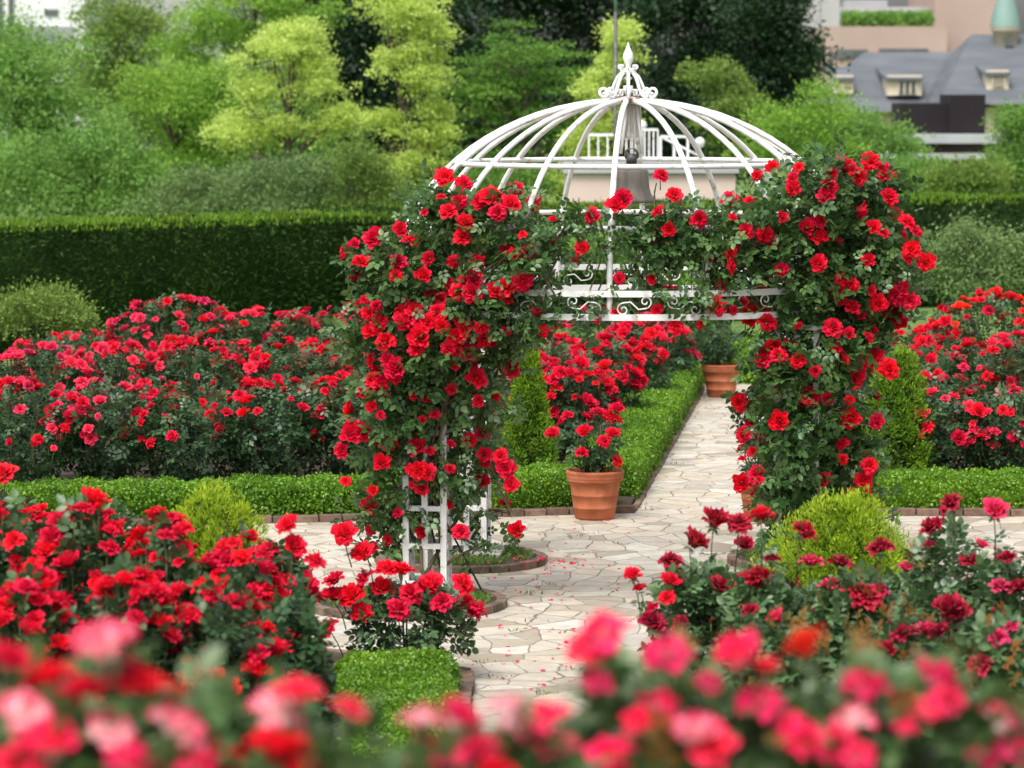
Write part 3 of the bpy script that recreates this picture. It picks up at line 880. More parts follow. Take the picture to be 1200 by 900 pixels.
# frieze of double scrolls between the two lower rings
def spiral(c2, r0, turns, a0, sgn, n=16):
    return [(c2[0] + r0 * (1 - .8 * i / n) * math.cos(a0 + sgn * turns * 2 * PI * i / n), c2[1] + r0 * (1 - .8 * i / n) * math.sin(a0 + sgn * turns * 2 * PI * i / n)) for i in range(n + 1)]
NS = 32
scr = None
for k in range(NS):
    a0 = 2 * PI * k / NS; sg = 1 if k % 2 else -1
    half = PI / NS
    s1 = spiral((-.085, .03), .052, 1.25, -PI / 2, -1)[::-1]; s2 = spiral((.085, -.03), .052, 1.25, PI / 2, -1)
    line = s1 + [(-.03, -.028), (.03, .028)] + s2
    m = MB((CX, CY, 0))
    m.tube([ring_pt(1.965, a0 + sg * x / 1.965 + half, 2.41 + y) for x, y in line], .0062, 6)
    m.build('scroll', M['paint'], gz)
# pillars: open lattice columns of four slim posts with rungs
PIL = {}
for key, (pu, pv) in {'fl': (-1.22, -1.50), 'bl': (1.25, -1.46), 'fr': (-1.25, 1.42), 'br': (1.25, 1.42)}.items():
    P = uv(pu, pv); PIL[key] = P
    a = math.atan2(-pv, -pu); s = .15
    m = MB((CX, CY, 0))
    c4 = [(-s, -s), (s, -s), (s, s), (-s, s)]
    e = [uv(pu + dx, pv + dy) for dx, dy in c4]
    po = None
    m = MB((CX, CY, 0)); m.box(P + Vector((0, 0, 2.215)), (.42, .42, .035), Vector((*U6, 0)), Vector((U6[1], -U6[0], 0)))
    po = m.build('pillar', M['paint'], gz)
    for z in [.16 + .30 * i for i in range(7)]:
        m = MB((CX, CY, 0))
        for i in range(4):
            p, q = e[i].copy(), e[(i + 1) % 4].copy(); p.z = q.z = z
            dd = (q - p).normalized()
            m.box((p + q) / 2, ((q - p).length - (.05 if i % 2 else -.014), .062, .042 - .003 * (i % 2)), dd, Vector((-dd.y, dd.x, 0)))
        m.build('rung_frame', M['paint'], po)
    for p in e + [(e[i] + e[(i + 1) % 4]) / 2 for i in range(4)]:
        mm = MB((CX, CY, 0)); mm.box(p + Vector((0, 0, 1.125)), (.05, .05, 2.15), Vector((*U6, 0)), Vector((U6[1], -U6[0], 0)))
        mm.build('post', M['paint'], po, bevel=.005)
    mm = MB((CX, CY, 0))
    mm.box(P + Vector((0, 0, .045)), (.62, .62, .085), Vector((*U6, 0)), Vector((U6[1], -U6[0], 0)))
    mm.build('plinth', M['slab'], po, bevel=.01)
    # curved bracket from the pillar to the ring on both sides
# crown of the dome
def radial(pts2, a, z0): return [ring_pt(r, a, z0 + z) for r, z in pts2]
m = MB((CX, CY, 0)); m.lathe([(0, 3.945), (.15, 3.945), (.165, 3.955), (.165, 3.975), (.12, 3.99), (.04, 4.0), (0, 4.0)], (CX, CY, 0), 32)
m.build('cap_plate', M['rust'], gz)
fin = MB((CX, CY, 0))
fin.lathe([(.014, 3.99), (.014, 4.18), (.034, 4.195), (.034, 4.205), (.016, 4.215), (.020, 4.235), (.062, 4.245), (.066, 4.26), (.03, 4.275), (.018, 4.29), (.022, 4.305), (.038, 4.34), (.044, 4.37), (.038, 4.40), (.02, 4.44), (.007, 4.475), (.0, 4.50)], (CX, CY, -.055), 20)
fo = fin.build('finial', M['paint'], gz)
for k in range(8):
    a = 2 * PI * k / 8 + .1
    m = MB((CX, CY, 0))
    body = [(.022, .235), (.05, .225), (.085, .19), (.11, .14), (.13, .085), (.155, .045), (.185, .025)]
    sp = spiral((.197, .068), .043, 1.15, -PI / 2, 1, 14)
    m.tube(radial(body + sp, a, 3.965), .0135, 7)
    sp2 = spiral((.075, .055), .036, 1.2, PI, -1, 12)
    m.tube(radial([(.03, .12), (.034, .08)] + sp2, a, 3.965), .009, 6)
    m.tube(radial([(.02, .245), (.05, .255)] + spiral((.062, .272), .019, .9, -PI / 2, 1, 10), a, 3.965), .009, 6)
    m.build('scroll', M['paint'], fo)
# bell and its hanger
BX, BY = CX + .03, CY
hb = thing('bell_hanger', 'tapered white weathered hanger under the dome top holding the bell', 'hanger', (BX, BY, 3.94))
m = MB((BX, BY, 3.94))
for sx, sy in ((-1, -1), (1, -1), (1, 1), (-1, 1)):
    m.tube([(BX + sx * .035, BY + sy * .035, 3.95), (BX + sx * .088, BY + sy * .088, 3.53)], .012, 6)
m.build('frame', M['paint'], hb)
m = MB((BX, BY, 3.94))
for k in range(7):
    x = -.075 + .025 * k
    m.box((BX + x * .9, BY - .02 + .012 * (k % 2), 3.80), (.02, .02, .28))
m.build('slats', M['hanger'], hb)
m = MB((BX, BY, 3.94))
m.box((BX, BY, 3.655), (.2, .035, .022)); m.box((BX, BY, 3.52), (.028, .02, .25))
m.build('crossbar', M['paint'], hb)
bt = thing('garden_bell', 'old grey bronze bell hanging under the centre of the white dome', 'bell', (BX, BY, 3.15))
m = MB((BX, BY, 3.15))
m.lathe([(0, 3.41), (.08, 3.41), (.128, 3.40), (.139, 3.38), (.141, 3.31), (.148, 3.25), (.163, 3.20), (.186, 3.165), (.190, 3.15), (.190, 3.13), (.175, 3.128), (.135, 3.17), (.115, 3.25), (.11, 3.37), (0, 3.385)], (BX, BY, 0), 40)
m.build('body', M['bronze'], bt)
m = MB((BX, BY, 3.15)); m.box((BX, BY, 3.445), (.085, .05, .085)); m.lathe([(0, .06), (.045, .05), (.045, -.02), (0, -.02)], (BX, BY, 3.475), 16)
m.tube([(BX + .05 * math.cos(w), BY, 3.52 + .05 * math.sin(w)) for w in np.linspace(-.6, PI + .6, 12)], .012, 6)
m.build('headstock', M['iron'], bt)
m = MB((BX, BY, 3.15)); m.tube([(BX, BY, 3.37), (BX, BY, 3.17)], .008, 6); m.lathe([(0, -.03), (.03, 0), (0, .03)], (BX, BY, 3.16), 12)
m.build('clapper', M['iron'], bt)

# beds round the feet of the pillars
def disc(c, r, n=26, squash=1.0): return [(c[0] + r * math.cos(2 * PI * i / n), c[1] + r * squash * math.sin(2 * PI * i / n)) for i in range(n)]
RB = {'fl': ((-.84, 26.95), .76), 'bl': ((-.44, 29.45), .70), 'fr': ((PIL['fr'].x + .2, PIL['fr'].y - .1), .8), 'br': ((PIL['br'].x + .2, PIL['br'].y), .8)}
wh = {'fl': 'nearer left pillar', 'bl': 'farther left pillar', 'fr': 'nearer right pillar', 'br': 'farther right pillar'}
for k, (c, r) in RB.items():
    g = MB(); g.poly_prism(disc(c, r - .05), 0, .055); tag(g.build('soil_bed', M['soil']), kind='structure')
    edging('curved ring of brick edging around the foot of the ' + wh[k], disc(c, r), 'brick rings round the pavilion pillars', closed=True, bl=.2, bh=.066, bw=.085)
    rng = np.random.default_rng(7); n = 2600
    rad = (r - .08) * np.sqrt(rng.random(n)); aa = rng.random(n) * 6.28
    lm = LM(); cl = np.sin(aa * 3) * .5 + rng.random(n)
    P = np.stack([c[0] + rad * np.cos(aa), c[1] + rad * np.sin(aa), np.full(n, .055)], 1)[cl > .25]
    n = len(P)
    lm.add(TQ, P, rng.normal(size=(n, 3)) * .6 + [[0, 0, 1]], rng.normal(size=(n, 3)), .042 * rng.uniform(.5, 1.4, n))
    o = link('ground_cover', lm.mesh('ground_cover', (c[0], c[1], 0)), M['weed'], None, (c[0], c[1], 0))
    tag(o, 'low green weeds and grass at the foot of the ' + wh[k], 'ground cover', kind='stuff')

# weeds in the joints and fallen petals on the paving
rng = np.random.default_rng(21); lm = LM()
for (px, py) in [(655, 625), (668, 632), (700, 628), (640, 690), (652, 745), (690, 752), (680, 790), (610, 735), (600, 745), (720, 640), (745, 560), (800, 520), (760, 600), (560, 782), (640, 820), (580, 800), (830, 480), (790, 545), (400, 640), (365, 650), (690, 610), (625, 700)]:
    d = H * FPX / (py - 98); n = rng.integers(8, 18)
    p = gp(px, d); P = np.array(p)[None] + np.stack([rng.normal(size=n) * .07, rng.normal(size=n) * .04, np.full(n, .004)], 1)
    lm.add(TN, P, rng.normal(size=(n, 3)) * .8 + [[0, 0, .7]], rng.normal(size=(n, 3)), .032 * rng.uniform(.5, 1.4, n))
tag(link('weeds', lm.mesh('weeds'), M['weed']), 'small green weeds growing in the joints of the paving', 'weeds', kind='stuff')
lm = LM(); n = 150
yy = rng.uniform(585, 815, n); dd = H * FPX / (yy - 98); ctr = 600 + (815 - yy) * .35 + rng.normal(size=n) * 65
P = np.array([list(gp(a, b, .012)) for a, b in zip(ctr, dd)])
extra = rng.normal(size=(70, 2)) * .3; P = np.concatenate([P, np.stack([.35 + extra[:, 0], 29.0 + extra[:, 1], np.full(70, .075)], 1)])
n = len(P)
lm.add(t_leaf(.9), P, rng.normal(size=(n, 3)) * [[1, 1, .1]], rng.normal(size=(n, 3)) * .25 + [[0, 0, 1]], .034 * rng.uniform(.6, 1.3, n))
me = lm.mesh('fallen_petals'); a_ = me.attributes.new('along', 'FLOAT', 'POINT'); a_.data.foreach_set('value', RNG.random(len(me.vertices)).astype(np.float32))
tag(link('fallen_petals', me, PINKRED), 'red rose petals fallen on the stone paving', 'petals', kind='stuff')

# ================================================================== pots
def pot(label, px, d, rt, h, group='terracotta pots on the path'):
    x = gx(px, d); t = thing('terracotta_pot', label, 'plant pot', (x, d, .006), group)
    m = MB((0, 0, 0)); k = rt
    m.lathe([(0, .0), (.66 * k, .0), (.69 * k, .02), (.735 * k, h * .22), (.752 * k, h * .225), (.752 * k, h * .255), (.745 * k, h * .26), (.80 * k, h * .48), (.816 * k, h * .485), (.816 * k, h * .515), (.81 * k, h * .52),
             (.885 * k, h * .77), (.95 * k, h * .775), (.965 * k, h * .80), (.955 * k, h * .83), (.975 * k, h * .85), (.98 * k, h * .885), (.97 * k, h * .90), (1.0 * k, h * .93), (1.01 * k, h * .97), (.99 * k, h), (.90 * k, h), (.87 * k, h * .9)], n=44)
    m.build('vessel', M['terra'], t)
    m = MB(); m.lathe([(.88 * k, h * .88), (.4 * k, h * .90), (0, h * .905)], n=24); m.build('potting_soil', M['soil'], t)
    return x, d, h
pot('terracotta pot in front of the box hedge corner, holding a red rose', 697, 32.45, .275, .46)
pot('farther terracotta pot at the end of the path, holding a dark green shrub', 845, 45.2, .265, .43)
pot('terracotta pot half hidden behind the right rose covered pillar', 893, 32.3, .24, .42)
# ================================================================== hedges
hedge('box_hedge', 'low clipped box hedge on the left below the mass of red roses', 'hedge', (-13, 31.0), (-1.3, 32.72), .75, .345, seed=1, dens=3600, size=.03, group='low box hedges')
hedge('box_hedge', 'low clipped box hedge behind the terracotta pot with red roses', 'hedge', (-1.3, 32.75), (.93, 33.32), .72, .385, seed=2, dens=6500, size=.024, group='low box hedges')
hedge('box_hedge', 'long clipped box hedge lining the left side of the straight path', 'hedge', along((.85, 33.72), 0), along((.85, 33.72), 12.6), .74, .385, round_=.05, seed=3, dens=5600, size=.026, group='low box hedges')
hedge('box_hedge', 'low clipped box hedge right of the pavilion behind golden conifer', 'hedge', (3.15, 33.15), (13, 32.95), .75, .345, seed=4, dens=3600, size=.03, group='low box hedges')
hedge('box_hedge', 'small bright green box hedge beside the near path by a red rose bush', 'hedge', (-.80, 16.5), (-.76, 22.9), .78, .31, seed=5, dens=9000, size=.021, group='low box hedges')
hedge('box_hedge', 'dark clipped hedge closing the far end of the paved path', 'hedge', (2.2, 47.6), (6.5, 47.2), .8, .62, seed=6, dens=800, size=.05, group='low box hedges')
TH = dict(tpl=TN, size=.085, dens=900, bump=.03, round_=.12, deep=.05, cs=.12)
hedge('tall_hedge', 'tall dark clipped hedge wall on the left behind the rose bushes', 'hedge', (-14, 47.5), (-1.6, 56.9), 1.5, 1.98, 'yew_leaf', seed=7, faces='tse', h2=1.98, group='tall clipped hedges', **TH)
hedge('tall_hedge', 'tall dark clipped hedge behind the rose covered pavilion', 'hedge', (-1.7, 57.2), (4.6, 61.0), 1.5, 2.0, 'yew_leaf', seed=8, faces='ts', group='tall clipped hedges', **TH)
hedge('tall_hedge', 'tall dark clipped hedge on the right below the grey roofed house', 'hedge', (4.5, 63.5), (16, 65.5), 1.5, 2.0, 'yew_leaf', seed=9, faces='tse', group='tall clipped hedges', **TH)

for (A_, B_, lab) in (((-14, 47.5), (-1.6, 56.9), 'left'), ((-1.7, 57.2), (4.6, 61.0), 'mid'), ((4.5, 63.5), (16, 65.5), 'right')):  # lighter leaves over each tall hedge top: sky light painted in by colour
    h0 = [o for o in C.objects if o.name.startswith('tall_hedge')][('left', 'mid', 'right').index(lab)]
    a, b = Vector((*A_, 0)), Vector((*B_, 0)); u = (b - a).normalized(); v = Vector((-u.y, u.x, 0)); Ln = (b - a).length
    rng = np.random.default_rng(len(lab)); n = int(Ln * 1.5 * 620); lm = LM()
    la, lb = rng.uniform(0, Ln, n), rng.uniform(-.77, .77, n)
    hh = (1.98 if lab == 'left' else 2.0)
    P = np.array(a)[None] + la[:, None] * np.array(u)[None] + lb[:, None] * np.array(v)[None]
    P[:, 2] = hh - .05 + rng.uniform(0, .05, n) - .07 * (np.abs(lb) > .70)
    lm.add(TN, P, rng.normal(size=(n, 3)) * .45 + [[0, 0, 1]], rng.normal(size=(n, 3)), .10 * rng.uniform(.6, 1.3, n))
    link('sky_lit_top', lm.mesh('sky_lit_top', h0.location), M['lime_leaf'], h0)

# ================================================================== conifers
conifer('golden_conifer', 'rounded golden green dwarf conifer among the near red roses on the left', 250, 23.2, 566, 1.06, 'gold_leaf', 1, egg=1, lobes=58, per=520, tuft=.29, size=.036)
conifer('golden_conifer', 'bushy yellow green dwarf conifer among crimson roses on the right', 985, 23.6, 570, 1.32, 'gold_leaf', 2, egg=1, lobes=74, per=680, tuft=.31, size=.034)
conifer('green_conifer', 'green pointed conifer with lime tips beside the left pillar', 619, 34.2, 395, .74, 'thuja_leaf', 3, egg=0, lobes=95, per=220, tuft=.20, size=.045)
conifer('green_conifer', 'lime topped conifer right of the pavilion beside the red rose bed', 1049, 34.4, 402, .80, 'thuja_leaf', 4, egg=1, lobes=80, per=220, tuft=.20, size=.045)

# ================================================================== rose bushes
GL = 'rose bushes in the left bed'; far = dict(detail=False, size=.18, sprigs=760, R=.068, low=.04, dy=1.5, cluster=4)
rb = rose_bush
mixL = ['red', 'red', 'pinkred', 'pinkred']
rb('red rose bush at the far left edge, front row of the left bed', 25, 34.6, 452, 1.62, 52, ['pinkred', 'red'], GL, **far)
rb('red rose bush in the front row above the left end of the box hedge', 125, 34.8, 448, 1.49, 45, mixL, GL, **far)
rb('sparse leafy rose bush with few red blooms in the middle of the front row', 225, 34.8, 452, 1.49, 27, 'red', GL, **far)
rb('dark leafed rose bush front row, second from the left pillar', 320, 35.0, 446, 1.56, 27, 'red', GL, **far)
rb('dark leafed rose bush just left of the rose clad left pillar', 415, 35.2, 440, 1.56, 27, 'red', GL, **far)
rb('pink red rose bush at the left edge, middle row of the left bed', 40, 38.5, 408, 1.69, 87, ['pinkred', 'pinkred', 'cerise'], GL, **far)
rb('densely blooming pinkish red rose bush, middle row near the left edge', 145, 38.8, 402, 1.69, 80, mixL, GL, **far)
rb('bright red rose bush in the middle row of the left bed', 245, 39, 398, 1.69, 80, ['red', 'red', 'pinkred'], GL, **far)
rb('red rose bush middle row, behind the dark leafed bushes', 345, 39, 402, 1.69, 67, 'red', GL, **far)
rb('red rose bush behind the left rose clad pillar, middle row', 440, 39.3, 405, 1.69, 52, mixL, GL, **far)
rb('tall rose bush reaching highest before the dark tall hedge, with cerise blooms', 205, 43, 352, 1.95, 87, ['pinkred', 'cerise', 'red'], GL, **far)
rb('pinkish red rose bush, back row against the tall hedge', 305, 43, 366, 1.95, 80, mixL, GL, **far)
rb('red and pink rose bush, back row near the left rose arch', 395, 43.2, 362, 1.95, 80, ['red', 'pinkred', 'cerise'], GL, **far)
rb('low red rose bush, back row at the far left below a pale shrub', 95, 43, 388, 1.82, 58, mixL, GL, **far)
rb('rose bush seen through the left arch below the tall hedge', 500, 43.5, 372, 1.95, 58, mixL, GL, **far)
rb('rose bush partly hidden by the left pillar beside the green conifer', 545, 37, 415, 1.69, 45, 'red', GL, **far)
GCB = 'rose bushes lining the straight path'
cen = dict(sprigs=420, size=.17, R=.080, low=.05, buds=4)
rb('bright red rose bush behind the potted rose, full of blooms', 672, 37.0, 416, 1.05, 57, 'red', GCB, cluster=4, **cen)
rb('bright red rose bush next along the path behind the box hedge', 706, 39.5, 394, 1.1, 57, 'red', GCB, cluster=4, **cen)
rb('red rose bush farther along the path under the white frieze', 742, 42.0, 382, 1.05, 45, ['red', 'red', 'pinkred'], GCB, cluster=4, **cen)
rb('rose bush with pink red blooms near the far end of the path', 775, 44.5, 370, 1.0, 30, ['pinkred', 'red', 'cerise'], GCB, **cen)
rb('red rose bush behind the conifer seen through the pavilion', 640, 40.5, 392, 1.2, 37, 'red', GCB, **cen)
rb('low pink red rose bush far behind, under the pavilion frieze', 705, 46.5, 364, 1.6, 25, ['pinkred', 'cerise'], GCB, **cen)
GR = 'rose bushes in the right bed'
rb('red rose bush at the right edge, front row above the low hedge', 1195, 34.6, 448, 1.56, 52, ['red', 'pinkred'], GR, **far)
rb('red rose bush front row, right of the lime topped conifer', 1105, 34.8, 446, 1.56, 45, ['red', 'pinkred'], GR, **far)
rb('red rose bush middle row at the right edge of the picture', 1190, 38.6, 392, 1.69, 87, ['red', 'pinkred'], GR, **far)
rb('red rose bush middle row, centre of the right bed', 1110, 38.8, 400, 1.69, 73, 'red', GR, **far)
rb('tall bright red rose bush at the back of the right bed', 1170, 43, 344, 1.95, 100, ['red', 'red', 'orange'], GR, **far)
rb('smaller red rose bush at the back, beside the strip of lawn', 1095, 43, 384, 1.56, 45, 'red', GR, **far)
rb('dark red rose bush close behind the right rose clad pillar', 1030, 38.0, 396, 1.43, 38, 'red', GR, **far)
# potted plants
rb('red rose standing in the terracotta pot by the box hedge', 695, 32.45, 486, .66, 0, 'red', None, sprigs=130, size=.135, R=.068, z0=.42, name='potted_rose', cat='potted rose',
   listed=[(665, 487), (686, 507), (690, 488), (708, 517), (712, 487), (722, 492), (718, 510), (682, 531), (723, 540), (722, 480), (648, 510), (700, 486)], low=.05)
rb('dark green leafy shrub standing in the farther terracotta pot', 838, 45.2, 374, .8, 0, 'red', None, sprigs=260, size=.17, z0=.40, name='potted_shrub', cat='potted shrub', low=.05, detail=False)
rb('dark green shrub growing behind the far end of the box hedge', 800, 47, 368, 1.1, 2, 'cerise', None, sprigs=300, size=.19, name='shrub', cat='shrub', detail=False)
rb('small rose plant in the half hidden terracotta pot', 893, 32.3, 520, .5, 4, 'red', None, sprigs=80, size=.13, z0=.38, name='potted_rose', cat='potted rose', low=.05)
# near left bed
GN = 'red rose bushes in the near left bed'; nl = dict(sprigs=900, size=.15, R=.070, low=.08, dy=.95, topw=.5, cluster=4, buds=5)
rb('large red rose bush at the left edge, back row below the box hedge', 15, 19.8, 596, 0.71, 47, 'red', GN, **nl)
rb('red rose bush in the back row, left of the golden conifer', 105, 19.8, 598, 0.71, 55, 'red', GN, **nl)
rb('red rose bush right in front of the golden conifer', 195, 19.8, 614, 0.71, 55, 'red', GN, **nl)
rb('red rose bush with tall blooms right of the golden conifer', 282, 19.9, 628, 0.71, 47, 'red', GN, listed=[(338, 617), (345, 642), (369, 657), (283, 655), (307, 650), (310, 670)], **nl)
rb('red rose bush at the far left, standing farthest back beside the box hedge', 45, 23.6, 602, .85, 40, 'red', GN, **nl)
rb('red rose bush farthest back in the near left bed, left of the golden conifer', 140, 23.4, 606, .72, 36, 'red', GN, **nl)
rb('red rose bush right of the golden conifer at the edge of the crossing path', 322, 22.6, 648, .62, 26, 'red', GN, **nl)
rb('red rose bush in the second row at the left edge, behind pink blooms', 35, 17.6, 672, 0.67, 43, 'red', GN, **nl)
rb('red rose bush in the second row, above the blurred pink blooms', 150, 17.6, 680, 0.69, 47, 'red', GN, **nl)
rb('dark leafed red rose bush with a gap of foliage below its blooms', 262, 17.8, 684, 0.71, 25, 'red', GN, listed=[(250, 697), (275, 708), (208, 695), (222, 725), (230, 798)], **nl)
rb('leafy rose bush with hardly any blooms beside the small box hedge', 345, 18.6, 700, 0.57, 4, 'red', GN, **nl)
rb('small red rose bush between the white pillar and the small box hedge', 478, 23.6, 682, .98, 4, 'red', GN, sprigs=420, size=.14, R=.085, low=.12,
   listed=[(404, 628), (427, 649), (472, 670), (448, 691), (481, 695), (467, 714), (392, 681), (518, 705), (544, 708), (542, 685), (392, 700), (413, 700), (383, 736), (427, 679), (455, 668), (497, 690), (560, 714)])
rb('single orange red rose bush at the left edge beside the box hedge', -20, 24.5, 560, 0.57, 8, 'orange', GN, listed=[(4, 556, 'orange', .1)], **nl)
# near right bed
GP = 'crimson rose bushes in the near right bed'; nr = dict(leaf='crim_leaf', size=.16, R=.078, cluster=1, calyx=True, low=.05, dy=.9, topw=.5)
rb('crimson rose bush leaning over the path, nearest to the paving', 818, 21.2, 640, 0.79, 0, 'crimson', GP, sprigs=718, buds=4,
   listed=[(837, 613), (866, 613), (812, 637), (786, 658), (742, 676, 'red', .055), (750, 690, 'red', .045), (785, 682, 'red', .06), (845, 690), (765, 730), (782, 700, 'red', .055), (765, 712, 'red', .05), (800, 735, 'crimson', .06)], **nr)
rb('crimson rose bush in front of the left half of the golden conifer', 902, 20.6, 668, 0.73, 0, 'crimson', GP, sprigs=862, buds=3,
   listed=[(892, 605, 'red'), (890, 677), (880, 680), (941, 624), (950, 660, 'cerise'), (905, 655, 'crimson', .05)], **nr)
rb('crimson rose bush in front of the right half of the golden conifer', 1000, 20.2, 672, 0.77, 0, 'crimson', GP, sprigs=920, buds=4, young=14,
   listed=[(1032, 643), (985, 661), (975, 689, 'cerise'), (1015, 700, 'crimson', .1), (1005, 695), (1030, 692, 'cerise', .06)], **nr)
rb('tall thin crimson rose bush at the right standing out against the paving', 1110, 20.8, 622, 0.68, 0, 'crimson', GP, sprigs=573, buds=5, young=14,
   listed=[(1115, 591), (1092, 619), (1137, 660), (1090, 640, 'cerise', .05), (1150, 640, 'cerise', .05)], **nr)
rb('crimson rose bush at the right edge with one high bloom', 1186, 20.4, 632, 0.68, 0, 'crimson', GP, sprigs=690, buds=3,
   listed=[(1166, 600, 'cerise'), (1195, 690), (1172, 688, 'cerise', .06), (1180, 655, 'crimson', .06)], **nr)
rb('leafy crimson rose bush low in the right bed with bronze shoots', 1060, 18.4, 722, 0.68, 0, 'crimson', GP, sprigs=947, young=46, buds=4,
   listed=[(1122, 725), (1112, 715), (1087, 740, 'cerise'), (1060, 743), (1040, 760, 'crimson', .05), (1075, 772, 'crimson', .05)], **nr)
rb('leafy crimson rose bush low at the right edge of the bed', 1165, 18.2, 724, 0.68, 0, 'crimson', GP, sprigs=947, young=20, buds=3,
   listed=[(1170, 747, 'cerise', .06), (1150, 780), (1185, 735, 'cerise', .05), (1100, 742, 'crimson', .06)], **nr)
rb('leafy grey green rose bush without open blooms behind the pink ones', 915, 18.4, 716, 0.68, 0, 'crimson', GP, sprigs=976, young=26, buds=6, listed=[(912, 726, 'cerise', .05), (880, 716, 'crimson', .05)], **nr)
rb('low leafy rose bush at the corner of the near right bed', 800, 18.2, 752, 0.55, 0, 'crimson', GP, sprigs=631, young=14, listed=[(752, 826, 'crimson', .06)], **nr)
rb('leafy rose bush with few open blooms behind the crimson ones, left of the golden conifer', 868, 22.0, 668, .66, 0, 'crimson', GP, sprigs=480, buds=5, listed=[(872, 640, 'crimson', .06)], **nr)
rb('leafy rose bush filling the bed in front of the golden conifer foot', 960, 21.6, 688, .72, 0, 'crimson', GP, sprigs=520, buds=5, listed=[(930, 690, 'crimson', .06)], **nr)
rb('leafy rose bush filling the bed right of the golden conifer', 1075, 21.8, 668, .70, 0, 'crimson', GP, sprigs=520, buds=5, listed=[(1062, 668, 'cerise', .055)], **nr)
# terrace bed right in front of the camera
GF = 'blurred pink and white rose bushes at the terrace edge'; fg = dict(leaf='fore_leaf', size=.16, z0=2.3, calyx=True, cluster=1, low=.3)
rb('blurred pink and white rose bush in the near left corner', 110, 6.6, 778, 0.66, 0, 'bicolor', GF, sprigs=360, R=.056, dy=.5,
   listed=[(28, 838, 'pale', .0540), (125, 765, 'pale', .0558), (150, 790, 'pinkred', .0495), (205, 858, 'pale', .0540), (60, 880, 'bicolor', .0540), (130, 855, 'pale', .0495), (165, 800, 'red', .0450), (60, 800, 'red', .0450), (100, 820, 'red', .0450), (260, 890, 'red', .0495), (150, 900, None, .0540), (10, 775, 'red', .0405), (195, 812, 'red', .0405), (230, 900, None, .0495), (20, 900, 'pinkred', .0540)], **fg)
rb('blurred rose bush with a pink bloom and a red one, left of the small hedge', 330, 6.6, 828, 0.48, 0, 'bicolor', GF, sprigs=192, R=.056, dy=.4,
   listed=[(325, 835, 'pale', .0540), (350, 815, 'pinkred', .0450), (325, 885, 'red', .0558), (411, 832, 'pinkred', .0360), (350, 905, 'red', .0450)], **fg)
rb('blurred pink and white rose bush low at the middle of the lower edge', 570, 6.6, 840, 0.43, 0, 'bicolor', GF, sprigs=192, R=.056, dy=.4,
   listed=[(497, 845, 'pale', .0450), (535, 848, None, .0468), (560, 880, 'pinkred', .0495), (600, 838, 'pale', .0495), (640, 845, None, .0495), (620, 870, 'pinkred', .0450), (505, 885, None, .0450), (655, 880, None, .0360), (580, 905, 'red', .0450)], **fg)
rb('pink and white rose bush rising before the path with bronze young leaves', 800, 7.2, 783, 0.62, 0, 'bicolor', GF, sprigs=360, R=.060, dy=.5, young=5,
   listed=[(706, 742, None, .0540), (686, 760, 'pinkred', .0405), (782, 768, None, .0504), (865, 771, None, .0450), (772, 826, None, .0450), (890, 824, None, .0504), (815, 868, 'pale', .0522), (838, 880, 'pinkred', .0450), (750, 850, None, .0360), (830, 800, None, .0315), (700, 800, None, .0315), (895, 785, 'pinkred', .0315), (720, 890, None, .0450)], **fg)
rb('pink and white rose bush in the near right corner above bronze leaves', 1050, 7.2, 786, 0.72, 0, 'bicolor', GF, sprigs=408, R=.060, dy=.5, young=5,
   listed=[(945, 877, None, .0522), (1000, 848, 'pale', .0522), (985, 872, 'pinkred', .0405), (1012, 806, None, .0522), (1095, 800, None, .0495), (1110, 820, 'pinkred', .0405), (1175, 852, 'pale', .0495), (1190, 880, None, .0495), (945, 762, 'orange', .0405), (1085, 835, None, .0360), (1060, 858, None, .0270), (1005, 885, None, .0405), (925, 850, 'pinkred', .0315), (1150, 895, None, .0360)], **fg)

# ================================================================== climbing roses
def sp(px, py, d, r):
    p = at(px, py, d); return (p.x, p.y, p.z, r)
SL = [sp(470, 330, 27, .38), sp(530, 275, 26.9, .32), sp(585, 262, 26.7, .24), sp(440, 385, 27.1, .26), sp(500, 400, 27.0, .46), sp(570, 350, 26.8, .34), sp(612, 318, 26.6, .22), sp(530, 455, 27.1, .36),
      sp(465, 470, 27.1, .36), sp(505, 545, 27.2, .34), sp(440, 535, 27.1, .2), sp(552, 520, 27.3, .2), sp(475, 610, 27.2, .2), sp(440, 600, 27.2, .16), sp(545, 590, 27.4, .14), sp(425, 300, 27.1, .16), sp(505, 240, 27, .14), sp(590, 410, 27, .16), sp(610, 370, 26.8, .18), sp(445, 645, 27.2, .13), sp(575, 560, 27.6, .10), sp(556, 640, 27.2, .08)]
c1 = [(317, 378), (368, 395), (355, 440), (328, 467), (372, 497), (365, 535), (410, 445), (435, 430), (457, 470), (490, 450), (505, 412), (550, 450), (340, 600), (405, 600), (135, 540), (80, 555), (200, 515), (228, 545), (195, 600), (190, 635), (100, 603)]
c6 = [(285, 320), (505, 325), (440, 380), (500, 385), (600, 380), (655, 360), (655, 415), (720, 335), (745, 205), (365, 415), (190, 465), (245, 465), (350, 470), (265, 510), (300, 515), (195, 520), (365, 530), (650, 550), (540, 540), (550, 590), (480, 545), (430, 580), (270, 580), (255, 635), (400, 630), (440, 640), (480, 640), (50, 555), (120, 595), (10, 450), (50, 470), (90, 520), (170, 720), (60, 685), (70, 770), (20, 810), (110, 790), (515, 765), (130, 680)]
c3 = [(205, 125), (160, 168), (112, 180), (130, 228), (75, 305), (50, 350), (105, 300), (180, 335), (265, 342), (290, 410), (240, 400), (265, 405), (350, 400), (405, 320), (440, 300), (445, 360), (435, 435), (460, 405), (505, 400), (490, 365), (60, 435), (135, 460), (130, 500), (160, 385), (55, 587), (112, 640), (175, 598), (380, 573), (420, 150), (525, 125), (520, 445)]
